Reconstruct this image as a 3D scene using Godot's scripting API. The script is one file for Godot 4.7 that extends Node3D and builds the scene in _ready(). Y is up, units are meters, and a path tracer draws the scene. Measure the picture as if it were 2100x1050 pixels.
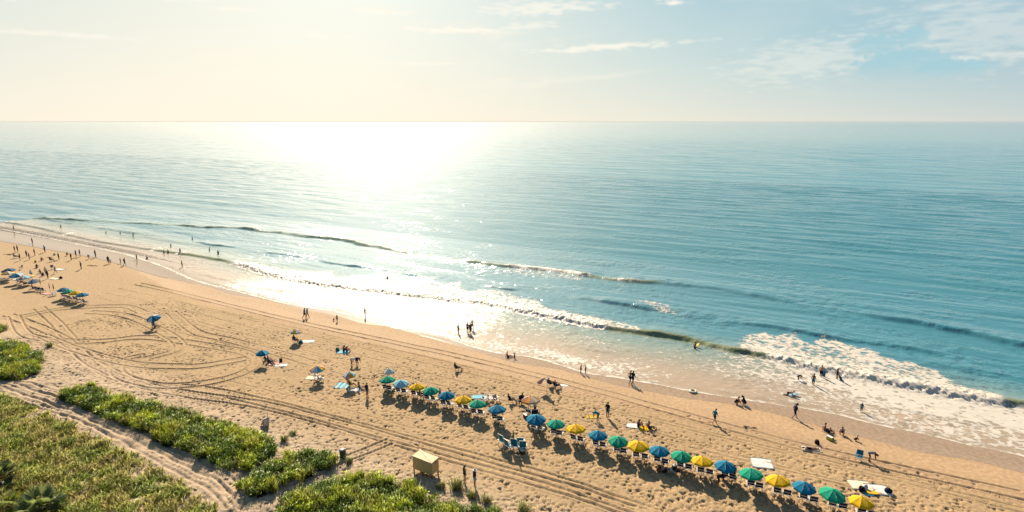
extends Node3D
# A wide Atlantic-style beach seen from a high balcony against the light.
# Frame of the place: x right, y up, -z out from the camera's foot. Along the shore runs U, seaward runs S.
const U := Vector2(0.889, -0.458)
const S := Vector2(0.458, 0.889)
const O := Vector2(0.0, 74.0)
const EYE := 32.0
const SEA := -0.5
const EXPO := 2.5
const SUN := 32.5
var rng := RandomNumberGenerator.new()
var used := {}
var mats := {}
var n1 := FastNoiseLite.new()
var n2 := FastNoiseLite.new()
var n3 := FastNoiseLite.new()
var cell := FastNoiseLite.new()
var swash: Array = []
var wet: Array = []
var crest: Array = []
var crest2: Array = []

# ---------- frame helpers
func xz(u: float, s: float) -> Vector2:
	return O + U * u + S * s

func p3(u: float, s: float, y: float) -> Vector3:
	var p := O + U * u + S * s
	return Vector3(p.x, y, -p.y)

func us_of(p: Vector3) -> Vector2:
	var d := Vector2(p.x, -p.z) - O
	return Vector2(d.dot(U), d.dot(S))

# where the sight line of a point noted in the photograph meets the level y
func level(px: float, py: float, y: float) -> Vector3:
	var th := atan(275.0 / 1150.0)
	var v := py - 525.0
	var k := (EYE - y) / (v * cos(th) + 1150.0 * sin(th))
	return Vector3((px - 1050.0) * k, y, -(1150.0 * cos(th) - v * sin(th)) * k)

func spot(px: float, py: float, up := 0.0) -> Vector3:
	var p := level(px, py, up)
	for i in 4:
		var q := us_of(p)
		p = level(px, py, ground(q.x, q.y) + up)
	p.y -= up
	return p

func at_sea(px: float, py: float) -> Vector3:
	return level(px, py, SEA)

func sstep(a: float, b: float, x: float) -> float:
	var t := clampf((x - a) / (b - a), 0.0, 1.0)
	return t * t * (3.0 - 2.0 * t)

func curve(pts: Array, u: float) -> float:
	var n := pts.size()
	if u <= pts[0].x: return pts[0].y
	if u >= pts[n - 1].x: return pts[n - 1].y
	for i in n - 1:
		if u < pts[i + 1].x:
			var t: float = (u - pts[i].x) / (pts[i + 1].x - pts[i].x)
			return cubic_interpolate(pts[i].y, pts[i + 1].y, pts[maxi(i - 1, 0)].y, pts[mini(i + 2, n - 1)].y, t)
	return 0.0

func trace(list: Array, y: float) -> Array:
	var out := []
	for i in range(0, list.size(), 2):
		out.append(us_of(level(list[i], list[i + 1], y)))
	return out

# the shoreline swings away far up the beach
func shore(u: float) -> float:
	return 11.5 * sstep(-58.0, -125.0, u) if u < -58.0 else 0.0

func ground(u: float, s: float) -> float:
	var y := 0.0
	s -= shore(u)
	if s > -7.0: y -= 0.5 * sstep(-7.0, 1.0, s)
	if s > 1.0: y -= 0.05 * (s - 1.0)
	if s < -26.0:
		y += 0.7 * sstep(-26.0, -38.0, s) + 0.35 * sstep(-27.0, -34.0, s) * n1.get_noise_2d(u * 2.2, s * 2.2 + 90.0)
	return y

# ---------- materials and meshes
func mat(key: String, c: Color, rough := 0.8, spec := 0.5) -> StandardMaterial3D:
	if mats.has(key): return mats[key]
	var m := StandardMaterial3D.new()
	m.resource_name = key
	m.albedo_color = c.linear_to_srgb()
	m.roughness = rough
	m.metallic_specular = spec
	mats[key] = m
	return m

func noise_tex(size: int, freq: float, octaves: int, type: int, sd: int, normal := false, strength := 4.0) -> NoiseTexture2D:
	var f := FastNoiseLite.new()
	f.seed = sd
	f.noise_type = type
	f.frequency = freq
	f.fractal_octaves = octaves
	var t := NoiseTexture2D.new()
	t.width = size
	t.height = size
	t.seamless = true
	t.seamless_blend_skirt = 0.2
	t.noise = f
	t.as_normal_map = normal
	t.bump_strength = strength
	return t

# a grid of points made into one smooth sheet
func sheet(P: PackedVector3Array, nu: int, ns: int, C: PackedColorArray, T: PackedVector2Array, keep := PackedByteArray()) -> ArrayMesh:
	var N := PackedVector3Array()
	N.resize(P.size())
	for j in ns:
		for i in nu:
			var k := j * nu + i
			var a := P[k - 1] if i > 0 else P[k]
			var b := P[k + 1] if i < nu - 1 else P[k]
			var c := P[k - nu] if j > 0 else P[k]
			var d := P[k + nu] if j < ns - 1 else P[k]
			var n := (b - a).cross(d - c)
			if n.y < 0.0: n = -n
			N[k] = n.normalized()
	var I := PackedInt32Array()
	for j in ns - 1:
		for i in nu - 1:
			var k := j * nu + i
			if keep.size() and keep[k] == 0: continue
			I.append_array([k, k + nu, k + 1, k + 1, k + nu, k + nu + 1])
	var arr := []
	arr.resize(Mesh.ARRAY_MAX)
	arr[Mesh.ARRAY_VERTEX] = P
	arr[Mesh.ARRAY_NORMAL] = N
	if C.size(): arr[Mesh.ARRAY_COLOR] = C
	if T.size(): arr[Mesh.ARRAY_TEX_UV] = T
	arr[Mesh.ARRAY_INDEX] = I
	var m := ArrayMesh.new()
	m.add_surface_from_arrays(Mesh.PRIMITIVE_TRIANGLES, arr)
	return m

func numbered(called: String) -> String:
	var k: int = used.get(called, 0)
	used[called] = k + 1
	return called if k == 0 else "%s_%03d" % [called, k]

func obj(called: String, m: Mesh, material: Material, parent: Node3D = null) -> MeshInstance3D:
	var o := MeshInstance3D.new()
	o.mesh = m
	o.material_override = material
	if parent == null:
		o.name = numbered(called)
		add_child(o)
	else:
		o.name = called
		parent.add_child(o, true)
	return o

func tag(o: Node3D, label: String, category := "", group := "", kind := "") -> Node3D:
	if label: o.set_meta("label", label)
	if category: o.set_meta("category", category)
	if group: o.set_meta("group", group)
	if kind: o.set_meta("kind", kind)
	return o

func thing(called: String, label: String, category: String, at: Vector3, turn := 0.0, group := "") -> Node3D:
	var o := Node3D.new()
	o.name = numbered(called)
	add_child(o)
	o.position = at
	o.rotation.y = turn
	tag(o, label, category, group)
	return o

# ---------- sky
func sky_color(e: float, a: float, hi: bool) -> Color:
	var da := wrapf(a + 13.7, -180.0, 180.0)
	var w := exp(-pow(absf(wrapf(a + 23.0, -180.0, 180.0)) / 42.0, 2.2))
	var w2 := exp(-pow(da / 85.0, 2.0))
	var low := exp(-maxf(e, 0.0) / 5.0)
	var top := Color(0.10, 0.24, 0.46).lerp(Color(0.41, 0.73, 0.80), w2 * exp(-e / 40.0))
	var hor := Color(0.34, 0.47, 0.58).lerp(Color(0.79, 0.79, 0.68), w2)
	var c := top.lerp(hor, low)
	var dist := rad_to_deg(acos(clampf(sin(deg_to_rad(e)) * sin(deg_to_rad(SUN)) + cos(deg_to_rad(e)) * cos(deg_to_rad(SUN)) * cos(deg_to_rad(da)), -1.0, 1.0)))
	var cream := Color(1.0, 0.90, 0.73).lerp(Color(0.97, 0.93, 0.79), 1.0 - exp(-e / 12.0)) * (1.0 + 0.03 * w + 3.0 * exp(-pow(dist / 11.0, 1.4)))
	c = c.lerp(cream, clampf(maxf(w * exp(-e / (4.0 + 26.0 * w)), exp(-pow(dist / 26.0, 1.6))), 0.0, 1.0))
	# thin high cloud: streaks drawn out along the horizon
	var white := Color(1.02, 0.94, 0.80).lerp(Color(0.80, 0.86, 0.82), 1.0 - w2)
	var warp := n2.get_noise_2d(a * 2.0, e * 7.0) * 6.0
	var st := n3.get_noise_2d(a * 1.1 + warp, (e - 0.04 * a) * 9.0 + warp * 0.6)
	var veil := n1.get_noise_2d(a * 1.3 + 300.0, e * 4.0 + 40.0)
	var k := sstep(0.05, 0.5, st + 0.35 * veil) * sstep(1.0, 4.0, e)
	c = c.lerp(white, (0.6 - 0.35 * sstep(5.0, 25.0, a)) * k * (0.14 + 0.5 * sstep(0.28, 0.55, st + 0.25 * veil)))
	var v2 := sstep(-0.05, 0.5, n2.get_noise_2d(a * 0.8 - 70.0, e * 2.6 + 11.0)) * sstep(0.5, 4.0, e)
	c = c.lerp(Color(0.84, 0.84, 0.73), v2 * 0.09 * (1.0 - 0.4 * w))
	if hi and e < 22.0 and absf(a) < 90.0:
		# wisps: where they hang, how long and thick, how they lean
		for q in [[-18.0, 7.6, 2.6, 0.30, 0.02, 0.7], [-5.0, 8.4, 6.5, 0.30, 0.0, 0.9], [2.0, 8.9, 3.5, 0.5, 0.03, 0.5], [9.5, 6.9, 10.0, 0.42, 0.035, 0.75], [15.0, 10.6, 1.5, 0.35, -0.12, 0.9], [3.0, 10.4, 7.5, 0.9, 0.02, 0.6], [-40.0, 10.9, 4.0, 0.5, 0.05, 0.8], [-43.0, 9.0, 4.0, 0.7, -0.1, 0.8], [-25.0, 9.4, 2.5, 0.25, 0.02, 0.5], [39.0, 11.2, 2.5, 0.2, 0.02, 0.6], [27.0, 5.2, 8.0, 2.2, 0.1, 0.32], [-30.0, 9.9, 5.0, 0.35, 0.03, 0.6], [-12.0, 9.9, 4.0, 0.3, -0.02, 0.6], [-36.0, 6.5, 7.0, 0.25, 0.01, 0.5], [-10.0, 5.4, 8.0, 0.2, 0.01, 0.4], [39.0, 6.6, 10.0, 3.2, -0.05, 0.3], [38.5, 4.8, 6.0, 0.22, 0.0, 0.45], [60.0, 9.0, 9.0, 0.8, 0.04, 0.6], [-66.0, 10.0, 8.0, 0.6, 0.03, 0.7]]:
			var x: float = (a - q[0]) / q[2]
			if absf(x) > 1.6: continue
			var y: float = (e - q[1] - q[4] * (a - q[0])) / q[3]
			if absf(y) > 3.0: continue
			var ragged := 0.75 * n2.get_noise_2d(a * 9.0 + e * 6.0, e * 60.0) + 0.5 * n1.get_noise_2d(a * 5.0, e * 25.0 + q[0])
			c = c.lerp(white * 1.06, q[5] * sstep(0.0, 0.9, 1.0 - Vector2(x, y * (1.0 + 0.6 * maxf(x, 0.0))).length() + ragged))
		# a hazy cumulus far off over the sea, bluer than the veil behind it
		for q in [[33.6, 4.4, 3.6, 1.5], [31.6, 5.9, 1.7, 1.2], [34.0, 6.4, 1.0, 1.0], [37.0, 4.0, 2.6, 0.8]]:
			var x: float = (a - q[0]) / q[2]
			var y: float = (e - q[1]) / q[3]
			var body := 1.0 - Vector2(x, y).length() + 0.32 * n1.get_noise_2d(a * 16.0, e * 18.0) + 0.12 * n2.get_noise_2d(a * 50.0, e * 50.0)
			c = c.lerp(Color(0.40, 0.63, 0.70), 0.9 * sstep(0.0, 0.16, body) * sstep(-1.0, 0.5, y))
	return c

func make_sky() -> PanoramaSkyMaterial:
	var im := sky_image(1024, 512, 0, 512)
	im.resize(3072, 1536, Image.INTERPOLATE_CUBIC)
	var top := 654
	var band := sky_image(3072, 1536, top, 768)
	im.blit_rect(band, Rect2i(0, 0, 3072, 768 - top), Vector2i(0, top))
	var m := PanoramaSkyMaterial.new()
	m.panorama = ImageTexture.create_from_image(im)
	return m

func sky_image(w: int, h: int, r0: int, r1: int) -> Image:
	var data := PackedFloat32Array()
	data.resize(w * (r1 - r0) * 3)
	var k := 0
	var mean := Color(0.55, 0.56, 0.5)
	for j in range(r0, r1):
		var e := 90.0 - (j + 0.5) / h * 180.0
		for i in w:
			var c := mean
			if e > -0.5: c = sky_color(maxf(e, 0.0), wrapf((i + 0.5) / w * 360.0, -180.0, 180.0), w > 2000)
			data[k] = c.r / EXPO
			data[k + 1] = c.g / EXPO
			data[k + 2] = c.b / EXPO
			k += 3
	return Image.create_from_data(w, r1 - r0, false, Image.FORMAT_RGBF, data.to_byte_array())

func set_noises() -> void:
	n1.seed = 3; n1.frequency = 0.08; n1.fractal_octaves = 3
	n2.seed = 11; n2.frequency = 0.05; n2.fractal_octaves = 4
	n3.seed = 23; n3.frequency = 0.035; n3.fractal_octaves = 5
	cell.seed = 5; cell.noise_type = FastNoiseLite.TYPE_CELLULAR; cell.frequency = 1.0
	cell.cellular_return_type = FastNoiseLite.RETURN_DISTANCE2_SUB
	cell.fractal_type = FastNoiseLite.FRACTAL_NONE

func _ready() -> void:
	rng.seed = 7
	set_noises()
	var cam := Camera3D.new()
	cam.name = "camera"
	cam.position = Vector3(0, EYE, 0)
	cam.rotation.x = -atan(275.0 / 1150.0)
	cam.fov = rad_to_deg(2.0 * atan(525.0 / 1150.0))
	cam.near = 0.5
	cam.far = 90000.0
	add_child(cam)
	var env := Environment.new()
	env.background_mode = Environment.BG_SKY
	env.sky = Sky.new()
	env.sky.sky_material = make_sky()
	env.tonemap_mode = Environment.TONE_MAPPER_LINEAR
	env.tonemap_exposure = EXPO
	env.sdfgi_enabled = true
	env.ssao_enabled = true
	env.ssil_enabled = true
	var we := WorldEnvironment.new()
	we.name = "world_environment"
	we.environment = env
	add_child(we)
	var sun := DirectionalLight3D.new()
	sun.name = "sun"
	sun.light_energy = 1.6
	sun.light_color = Color(1.0, 0.87, 0.68).linear_to_srgb()
	sun.light_angular_distance = 0.53
	sun.shadow_enabled = true
	sun.rotation = Vector3(deg_to_rad(-SUN), deg_to_rad(180.0 + 13.7), 0)
	add_child(sun)
	print("sky ", Time.get_ticks_msec())
	setting()
	print("setting ", Time.get_ticks_msec())
	objects()
	print("objects ", Time.get_ticks_msec())

# ---------- the setting
func setting() -> void:
	swash = trace([-250,430, 0,470, 250,520, 330,545, 400,575, 500,600, 600,625, 700,640, 800,670, 900,690, 1000,720, 1100,735, 1200,765, 1300,780, 1430,805, 1500,815, 1600,830, 1700,845, 1800,870, 1900,890, 2000,915, 2100,935, 2300,990], -0.45)
	wet = trace([-250,450, 0,497, 100,515, 200,533, 320,565, 420,585, 480,603, 530,610, 620,633, 690,645, 740,660, 800,668, 860,685, 930,705, 1050,742, 1150,757, 1210,775, 1290,795, 1400,815, 1500,828, 1600,850, 1700,880, 1800,905, 1900,930, 2000,945, 2100,970, 2300,1015], -0.35)
	crest = trace([-250,420, 40,458, 200,492, 330,512, 450,530, 600,570, 800,597, 1000,620, 1100,640, 1250,668, 1400,690, 1500,712, 1600,735, 1750,765, 1900,795, 2040,820, 2100,826, 2300,870], -0.1)
	crest2 = trace([-250,430, 420,465, 560,475, 720,495, 840,517, 1000,540, 1150,555, 1300,575, 1440,585, 1530,600, 1700,630, 1850,655, 2100,705, 2300,740], -0.2)
	beach()
	water()

func sand_material() -> StandardMaterial3D:
	var m := mat("sand", Color(1, 1, 1), 0.95, 0.3)
	m.vertex_color_use_as_albedo = true
	m.albedo_texture = sand_tone()
	m.uv1_scale = Vector3(1, 1, 1)
	m.heightmap_enabled = true
	m.heightmap_texture = trodden()
	m.heightmap_scale = 3.5
	return m

func trodden() -> ImageTexture:
	# relief of loose sand: grain, hollows and scuffs, 12 m to a side
	var f := FastNoiseLite.new()
	f.seed = 41; f.frequency = 0.03; f.fractal_octaves = 4
	var n := 1024
	var im := f.get_seamless_image(n, n)
	im.convert(Image.FORMAT_L8)
	var b := im.get_data()
	var h := PackedFloat32Array()
	h.resize(n * n)
	for i in n * n: h[i] = 0.8 + (b[i] / 255.0 - 0.5) * 0.16
	for k in 1500:
		var cx := rng.randi_range(0, n - 1)
		var cy := rng.randi_range(0, n - 1)
		var a := rng.randf_range(6.0, 11.0)
		var c := a * rng.randf_range(0.45, 0.8)
		var turn := rng.randf() * TAU
		var deep := rng.randf_range(0.2, 0.55)
		var r := int(a * 1.5)
		for y in range(-r, r + 1):
			for x in range(-r, r + 1):
				var px := (x * cos(turn) + y * sin(turn)) / a
				var py := (y * cos(turn) - x * sin(turn)) / c
				var d := sqrt(px * px + py * py)
				var q := posmod(cy + y, n) * n + posmod(cx + x, n)
				if d < 1.0: h[q] -= deep * (1.0 - d * d)
				elif d < 1.5: h[q] += deep * 0.25 * (1.5 - d) * 2.0 * (d - 1.0) * 4.0
	for i in n * n: b[i] = int(clampf(h[i], 0.0, 1.0) * 255.0)
	return ImageTexture.create_from_image(Image.create_from_data(n, n, false, Image.FORMAT_L8, b))

func sand_tone() -> ImageTexture:
	# grain and shell grit: a tone close to one
	var f := FastNoiseLite.new()
	f.seed = 77; f.frequency = 0.02; f.fractal_octaves = 5
	var im := f.get_seamless_image(1024, 1024)
	im.convert(Image.FORMAT_RGB8)
	var b := im.get_data()
	for i in b.size():
		b[i] = 205 + int(b[i]) * 50 / 255
	return ImageTexture.create_from_image(Image.create_from_data(1024, 1024, false, Image.FORMAT_RGB8, b))

const G0 := Vector2(-84.0, -57.0)
const GD := 0.13
const GNU := 1108
const GNS := 472
var field := PackedFloat32Array()

func dent(u: float, s: float, r: float, depth: float, rim: float) -> void:
	var i0 := maxi(0, int(ceil((u - r * 1.6 - G0.x) / GD)))
	var i1 := mini(GNU - 1, int((u + r * 1.6 - G0.x) / GD))
	var j0 := maxi(0, int(ceil((s - r * 1.6 - G0.y) / GD)))
	var j1 := mini(GNS - 1, int((s + r * 1.6 - G0.y) / GD))
	for j in range(j0, j1 + 1):
		for i in range(i0, i1 + 1):
			var d := Vector2(G0.x + i * GD - u, G0.y + j * GD - s).length() / r
			if d < 1.0: field[j * GNU + i] -= depth * (1.0 - d * d)
			elif d < 1.6: field[j * GNU + i] += rim * (1.6 - d) / 0.6

func rut(path: Array, w: float, depth: float, wob := 0.12) -> void:
	# path in (u, s); smooth curve through the points
	var done := {}
	for k in path.size() - 1:
		var a: Vector2 = path[maxi(k - 1, 0)]
		var b: Vector2 = path[k]
		var c: Vector2 = path[k + 1]
		var d: Vector2 = path[mini(k + 2, path.size() - 1)]
		var n := int(b.distance_to(c) / 0.12) + 1
		for i in n:
			var p := b.cubic_interpolate(c, a, d, float(i) / n)
			p.y += wob * n1.get_noise_2d(p.x * 1.3, p.y + w * 70.0)
			var h := depth * clampf(0.95 + 0.6 * n2.get_noise_2d(p.x * 1.2, p.y * 1.2 + 33.0), 0.6, 1.3)
			var i0 := maxi(0, int(ceil((p.x - w * 2.0 - G0.x) / GD)))
			var i1 := mini(GNU - 1, int((p.x + w * 2.0 - G0.x) / GD))
			var j0 := maxi(0, int(ceil((p.y - w * 2.0 - G0.y) / GD)))
			var j1 := mini(GNS - 1, int((p.y + w * 2.0 - G0.y) / GD))
			for j in range(j0, j1 + 1):
				for ii in range(i0, i1 + 1):
					var q := Vector2(G0.x + ii * GD - p.x, G0.y + j * GD - p.y).length() / w
					var v := 0.0
					if q < 1.0: v = -h * (1.0 - q * q)
					elif q < 2.0: v = h * 0.55 * (1.0 - absf(q - 1.45) / 0.55) if q > 0.9 else 0.0
					var key := j * GNU + ii
					var old: float = done.get(key, 0.0)
					if v < 0.0 and v < old: done[key] = v
					elif v > 0.0 and old >= 0.0 and v > old: done[key] = v
	for key in done: field[key] = field[key] * 0.25 + done[key]

func pair(list: Array, gap: float, w: float, depth: float) -> void:
	# two wheel ruts of one vehicle
	var mid := trace(list, 0.0)
	for side in [-0.5, 0.5]:
		var out := []
		for k in mid.size():
			var t: Vector2 = (mid[mini(k + 1, mid.size() - 1)] - mid[maxi(k - 1, 0)]).normalized()
			out.append(mid[k] + Vector2(-t.y, t.x) * gap * side)
		rut(out, w, depth)

func beach() -> void:
	field.resize(GNU * GNS)
	# footprints, thickest round the umbrellas and on the paths
	for k in 42000:
		var u := rng.randf_range(-70.0, 58.0)
		var s := rng.randf_range(-46.0, -6.0)
		var want := 0.12 + 0.5 * sstep(-25.0, -30.0, s) + 0.62 * sstep(-22.0, -2.0, u) * exp(-pow((s + 17.0) / 6.5, 2.0)) + 0.6 * sstep(0.0, 0.3, n2.get_noise_2d(u * 2.2, s * 2.2)) + 0.3 * sstep(0.15, 0.4, n1.get_noise_2d(u * 0.8, s * 6.0))
		want *= 1.0 - 0.7 * sstep(-11.0, -6.5, s)
		if rng.randf() < want: dent(u, s, rng.randf_range(0.13, 0.20), rng.randf_range(0.08, 0.17), 0.012)
	# vehicle tracks along the water, raked lines over the dry sand, turning loops
	pair([0,522, 200,567, 350,596, 620,661, 920,724, 1200,794, 1400,850, 1600,905, 1800,952, 2100,1017], 1.35, 0.17, 0.12)
	for q in [[0,545, 300,603, 620,684, 900,752, 1200,822, 1500,898, 2100,1042], [0,560, 300,618, 500,668, 800,745, 1150,837, 1500,930, 1800,1008], [130,566, 620,676, 900,738, 1150,803], [60,610, 400,690, 700,768, 1000,840], [200,610, 520,697, 900,790, 1100,838], [330,640, 600,712, 780,765], [0,588, 250,640, 420,690], [1180,860, 1500,938, 1850,1025], [1250,842, 1600,928, 2100,1052], [1180,885, 1500,962], [800,905, 1100,975, 1350,1045], [420,770, 700,838, 900,893]]:
		rut(trace(q, 0.0), 0.13, 0.075)
	for q in [[0,592, 70,625, 130,680, 180,740, 260,782, 420,800, 600,840, 840,905, 1100,975, 1330,1050], [0,640, 120,690, 200,752, 330,800, 520,828, 700,872, 900,930, 1180,1010, 1300,1050]]:
		pair(q, 1.5, 0.18, 0.12)
	for q in [[30,648, 60,690, 190,700, 300,692, 420,708, 505,725, 520,752, 450,780, 330,792, 245,770, 250,740, 300,728], [180,640, 260,648, 350,690, 365,716, 300,735], [40,650, 90,640, 140,632, 250,628, 290,640], [90,690, 150,715, 260,745, 370,752, 430,748, 505,735], [350,640, 400,680, 480,700, 640,745]]:
		pair(q, 1.5, 0.18, 0.115)
	for q in [[0,812, 80,838, 200,880, 330,950, 440,1010, 480,1050], [0,790, 100,812, 200,850, 350,925, 480,1010, 510,1050], [20,800, 150,845, 300,915, 440,985], [500,1040, 620,990, 720,940, 800,905]]:
		pair(q, 1.1, 0.2, 0.13)
	var P := PackedVector3Array()
	var C := PackedColorArray()
	var T := PackedVector2Array()
	var keep := PackedByteArray()
	var packed := PackedByteArray()
	packed.resize(GNU * GNS)
	P.resize(GNU * GNS); C.resize(GNU * GNS); T.resize(GNU * GNS); keep.resize(GNU * GNS)
	var dry := Color(0.342, 0.23, 0.124)
	var damp := Color(0.345, 0.224, 0.126)
	var dune := Color(0.36, 0.265, 0.175)
	for j in GNS:
		var s := G0.y + j * GD
		for i in GNU:
			var u := G0.x + i * GD
			var k := j * GNU + i
			var soft := 0.02 * n2.get_noise_2d(u * 7.0, s * 7.0) + 0.03 * n1.get_noise_2d(u * 3.0, s * 3.0)
			var flat := 1.0 - 0.85 * sstep(-8.5, -5.0, s + 0.03 * u)
			P[k] = p3(u, s, ground(u, s) + (soft * flat + field[k]) * (1.0 - sstep(-2.5, 0.5, s)))
			C[k] = dune.lerp(dry, sstep(-32.0, -24.0, s)).lerp(damp, sstep(-8.0, -5.8, s - shore(u) + 0.025 * u)) * (1.0 + 0.09 * n1.get_noise_2d(u * 0.9, s * 2.0))
			T[k] = Vector2(u, s) / 12.0
			keep[k] = 1 if s > -56.0 + maxf(0.0, u + 23.0) * 0.5 else 0
			packed[k] = 1 if s - shore(u) + 0.025 * u > -6.2 + 0.7 * n1.get_noise_2d(u * 1.5, s * 3.0) else 0
			if packed[k]: keep[k] = 0
	var m := sand_material()
	var o := obj("beach", sheet(P, GNU, GNS, C, T, keep), m)
	tag(o, "pale golden sand beach crossed by wheel ruts and footprints", "", "", "structure")
	var dm := mat("packed_sand", Color(1, 1, 1), 0.85, 0.3)
	dm.vertex_color_use_as_albedo = true
	dm.albedo_texture = m.albedo_texture
	tag(obj("packed_sand", sheet(P, GNU, GNS, C, T, packed), dm), "smooth packed damp sand beside the wet edge", "", "", "structure")
	# the same beach running on past what is near
	for r in [[-420.0, -83.8, 0.7, -60.0, 6.0, 0.6], [-84.2, 60.4, 3.0, -140.0, -55.0, 2.0], [-420.0, -84.0, 4.0, -140.0, -60.0, 4.0], [59.8, 160.0, 1.5, -140.0, 6.0, 1.2], [-24.0, 60.4, 1.2, -56.0, -8.0, 1.0]]:
		var nu := int((r[1] - r[0]) / r[2]) + 2
		var ns := int((r[4] - r[3]) / r[5]) + 2
		P = PackedVector3Array(); C = PackedColorArray(); T = PackedVector2Array(); keep = PackedByteArray()
		var packed2 := PackedByteArray()
		for j in ns:
			for i in nu:
				var u: float = minf(r[0] + i * r[2], r[1])
				var s: float = minf(r[3] + j * r[5], r[4])
				P.append(p3(u, s, ground(u, s) - 0.03 + 0.03 * n2.get_noise_2d(u * 4.0, s * 6.0) * (1.0 - sstep(-4.0, 0.0, s))))
				C.append(dune.lerp(dry, sstep(-32.0, -24.0, s)).lerp(damp, sstep(-8.0, -5.8, s - shore(u) + 0.025 * maxf(u, -80.0))))
				T.append(Vector2(u, s) / 12.0)
				packed2.append(1 if r[4] == 6.0 and s - shore(u) + 0.025 * clampf(u, -84.0, 60.0) > -6.2 + 0.7 * n1.get_noise_2d(u * 1.5, s * 3.0) else 0)
				if packed2[-1]: keep.append(0)
				else: keep.append(0 if r[5] == 1.0 and s > -57.6 + maxf(0.0, u + 23.0) * 0.5 else 1)
		tag(obj("beach", sheet(P, nu, ns, C, T, keep), m), "sand beach running on beside the near stretch", "", "", "structure")
		if r[4] == 6.0: tag(obj("packed_sand", sheet(P, nu, ns, C, T, packed2), dm), "smooth packed sand running on along the wet edge", "", "", "structure")
	# wet sand that the last waves left: smooth and glossy
	P = PackedVector3Array(); C = PackedColorArray(); T = PackedVector2Array()
	var wu := 1100
	var wn := 22
	for j in wn:
		for i in wu:
			var u := -300.0 + i * 0.36
			var w := curve(wet, u) + 0.25 * n1.get_noise_2d(u * 3.0, 5.0)
			var s := lerpf(w, curve(swash, u) + 3.0, pow(float(j) / (wn - 1), 1.3))
			P.append(p3(u, s, ground(u, s) + 0.004 + 0.006 * sstep(0, 2, j)))
			C.append(Color(0.295, 0.19, 0.108))
			T.append(Vector2(u, s) / 12.0)
	var wm := mat("wet_sand", Color(1, 1, 1), 0.16, 0.55)
	wm.vertex_color_use_as_albedo = true
	wm.albedo_texture = m.albedo_texture
	tag(obj("wet_sand", sheet(P, wu, wn, C, T), wm), "smooth wet sand shining along the water's edge", "", "", "structure")

# ---------- water
const TU0 := -200.0
const TU1 := 80.0
const TS0 := -6.0
const TS1 := 66.0

func broken(u: float) -> float:
	# how far the inner breaker has turned to foam, along the shore
	var f := maxf(sstep(9.5, 6.5, u) * sstep(-88.0, -78.0, u), sstep(31.0, 33.5, u) * sstep(58.5, 57.0, u))
	return maxf(f, 0.7 * sstep(0.25, 0.5, n1.get_noise_2d(u * 1.2, 70.0)) * sstep(-70.0, -90.0, u))

func outer(u: float) -> float:
	return curve(crest2, u) + 1.2 * n1.get_noise_2d(u * 0.8, 18.0)

func broken2(u: float) -> float:
	return 0.9 * sstep(-27.0, -22.0, u) * sstep(-2.0, -7.0, u) + 0.5 * sstep(-3.0, 2.0, u) * sstep(8.0, 4.0, u)

func sea_height(u: float, s: float, calm: float) -> float:
	# swell drawn out along the shore, chop over it
	var y := 0.26 * n3.get_noise_2d(u * 0.55, s * 3.4) + 0.10 * n2.get_noise_2d(u * 1.1 + s * 0.4, s * 4.2)
	return y * calm

func breaker(u: float, s: float) -> float:
	var c := curve(crest, u) + 0.35 * n1.get_noise_2d(u * 2.0, 8.0)
	var d := s - c
	var b := broken(u)
	var h := lerpf(0.66, 0.54 + 0.25 * n1.get_noise_2d(u * 1.7, 12.0), b) * (0.8 + 0.5 * n2.get_noise_2d(u * 1.4, 77.0)) * (0.55 + 0.45 * sstep(-120.0, -20.0, u))
	h *= 1.0 - 0.75 * sstep(-2.0, -16.0, u) * sstep(-75.0, -60.0, u) * 0.6
	var y := 0.0
	if d < 0.0: y = h * sstep(-lerpf(1.0, 1.1, b), 0.0, d)
	else: y = h * exp(-pow(d / 3.2, 1.4))
	if b > 0.05 and d > -2.0 and d < 5.0:
		y += b * 0.30 * sstep(-2.0, -0.6, d) * sstep(5.0, 0.6, d) * (0.4 + n2.get_noise_2d(u * 26.0, s * 30.0) + 0.6 * n1.get_noise_2d(u * 24.0, s * 24.0))
	d = s - outer(u)
	h = 0.7 * clampf(0.55 + 1.0 * n2.get_noise_2d(u * 0.9, 177.0) + 0.4 * broken2(u) + 0.3 * sstep(30.0, 50.0, u), 0.35 if u > -60.0 else 0.12, 1.0)
	if d < 0.0: y += h * sstep(-1.5, 0.0, d)
	else: y += h * exp(-pow(d / 4.0, 1.4))
	# two low lines between and before them
	for q in [[29.5, 0.42, 3.0, 1.0], [7.5, 0.13, 9.0, 0.7]]:
		d = s - q[0] - 1.8 * n1.get_noise_2d(u * 0.5, 40.0 * q[2])
		h = q[1] * clampf(1.6 * n2.get_noise_2d(u * 0.9, 19.0 * q[2]) + 0.25, 0.0, 1.0)
		if d < 0.0: y += h * sstep(-q[3], 0.0, d)
		else: y += h * exp(-pow(d / (2.6 * q[3]), 1.4))
	return y

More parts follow.
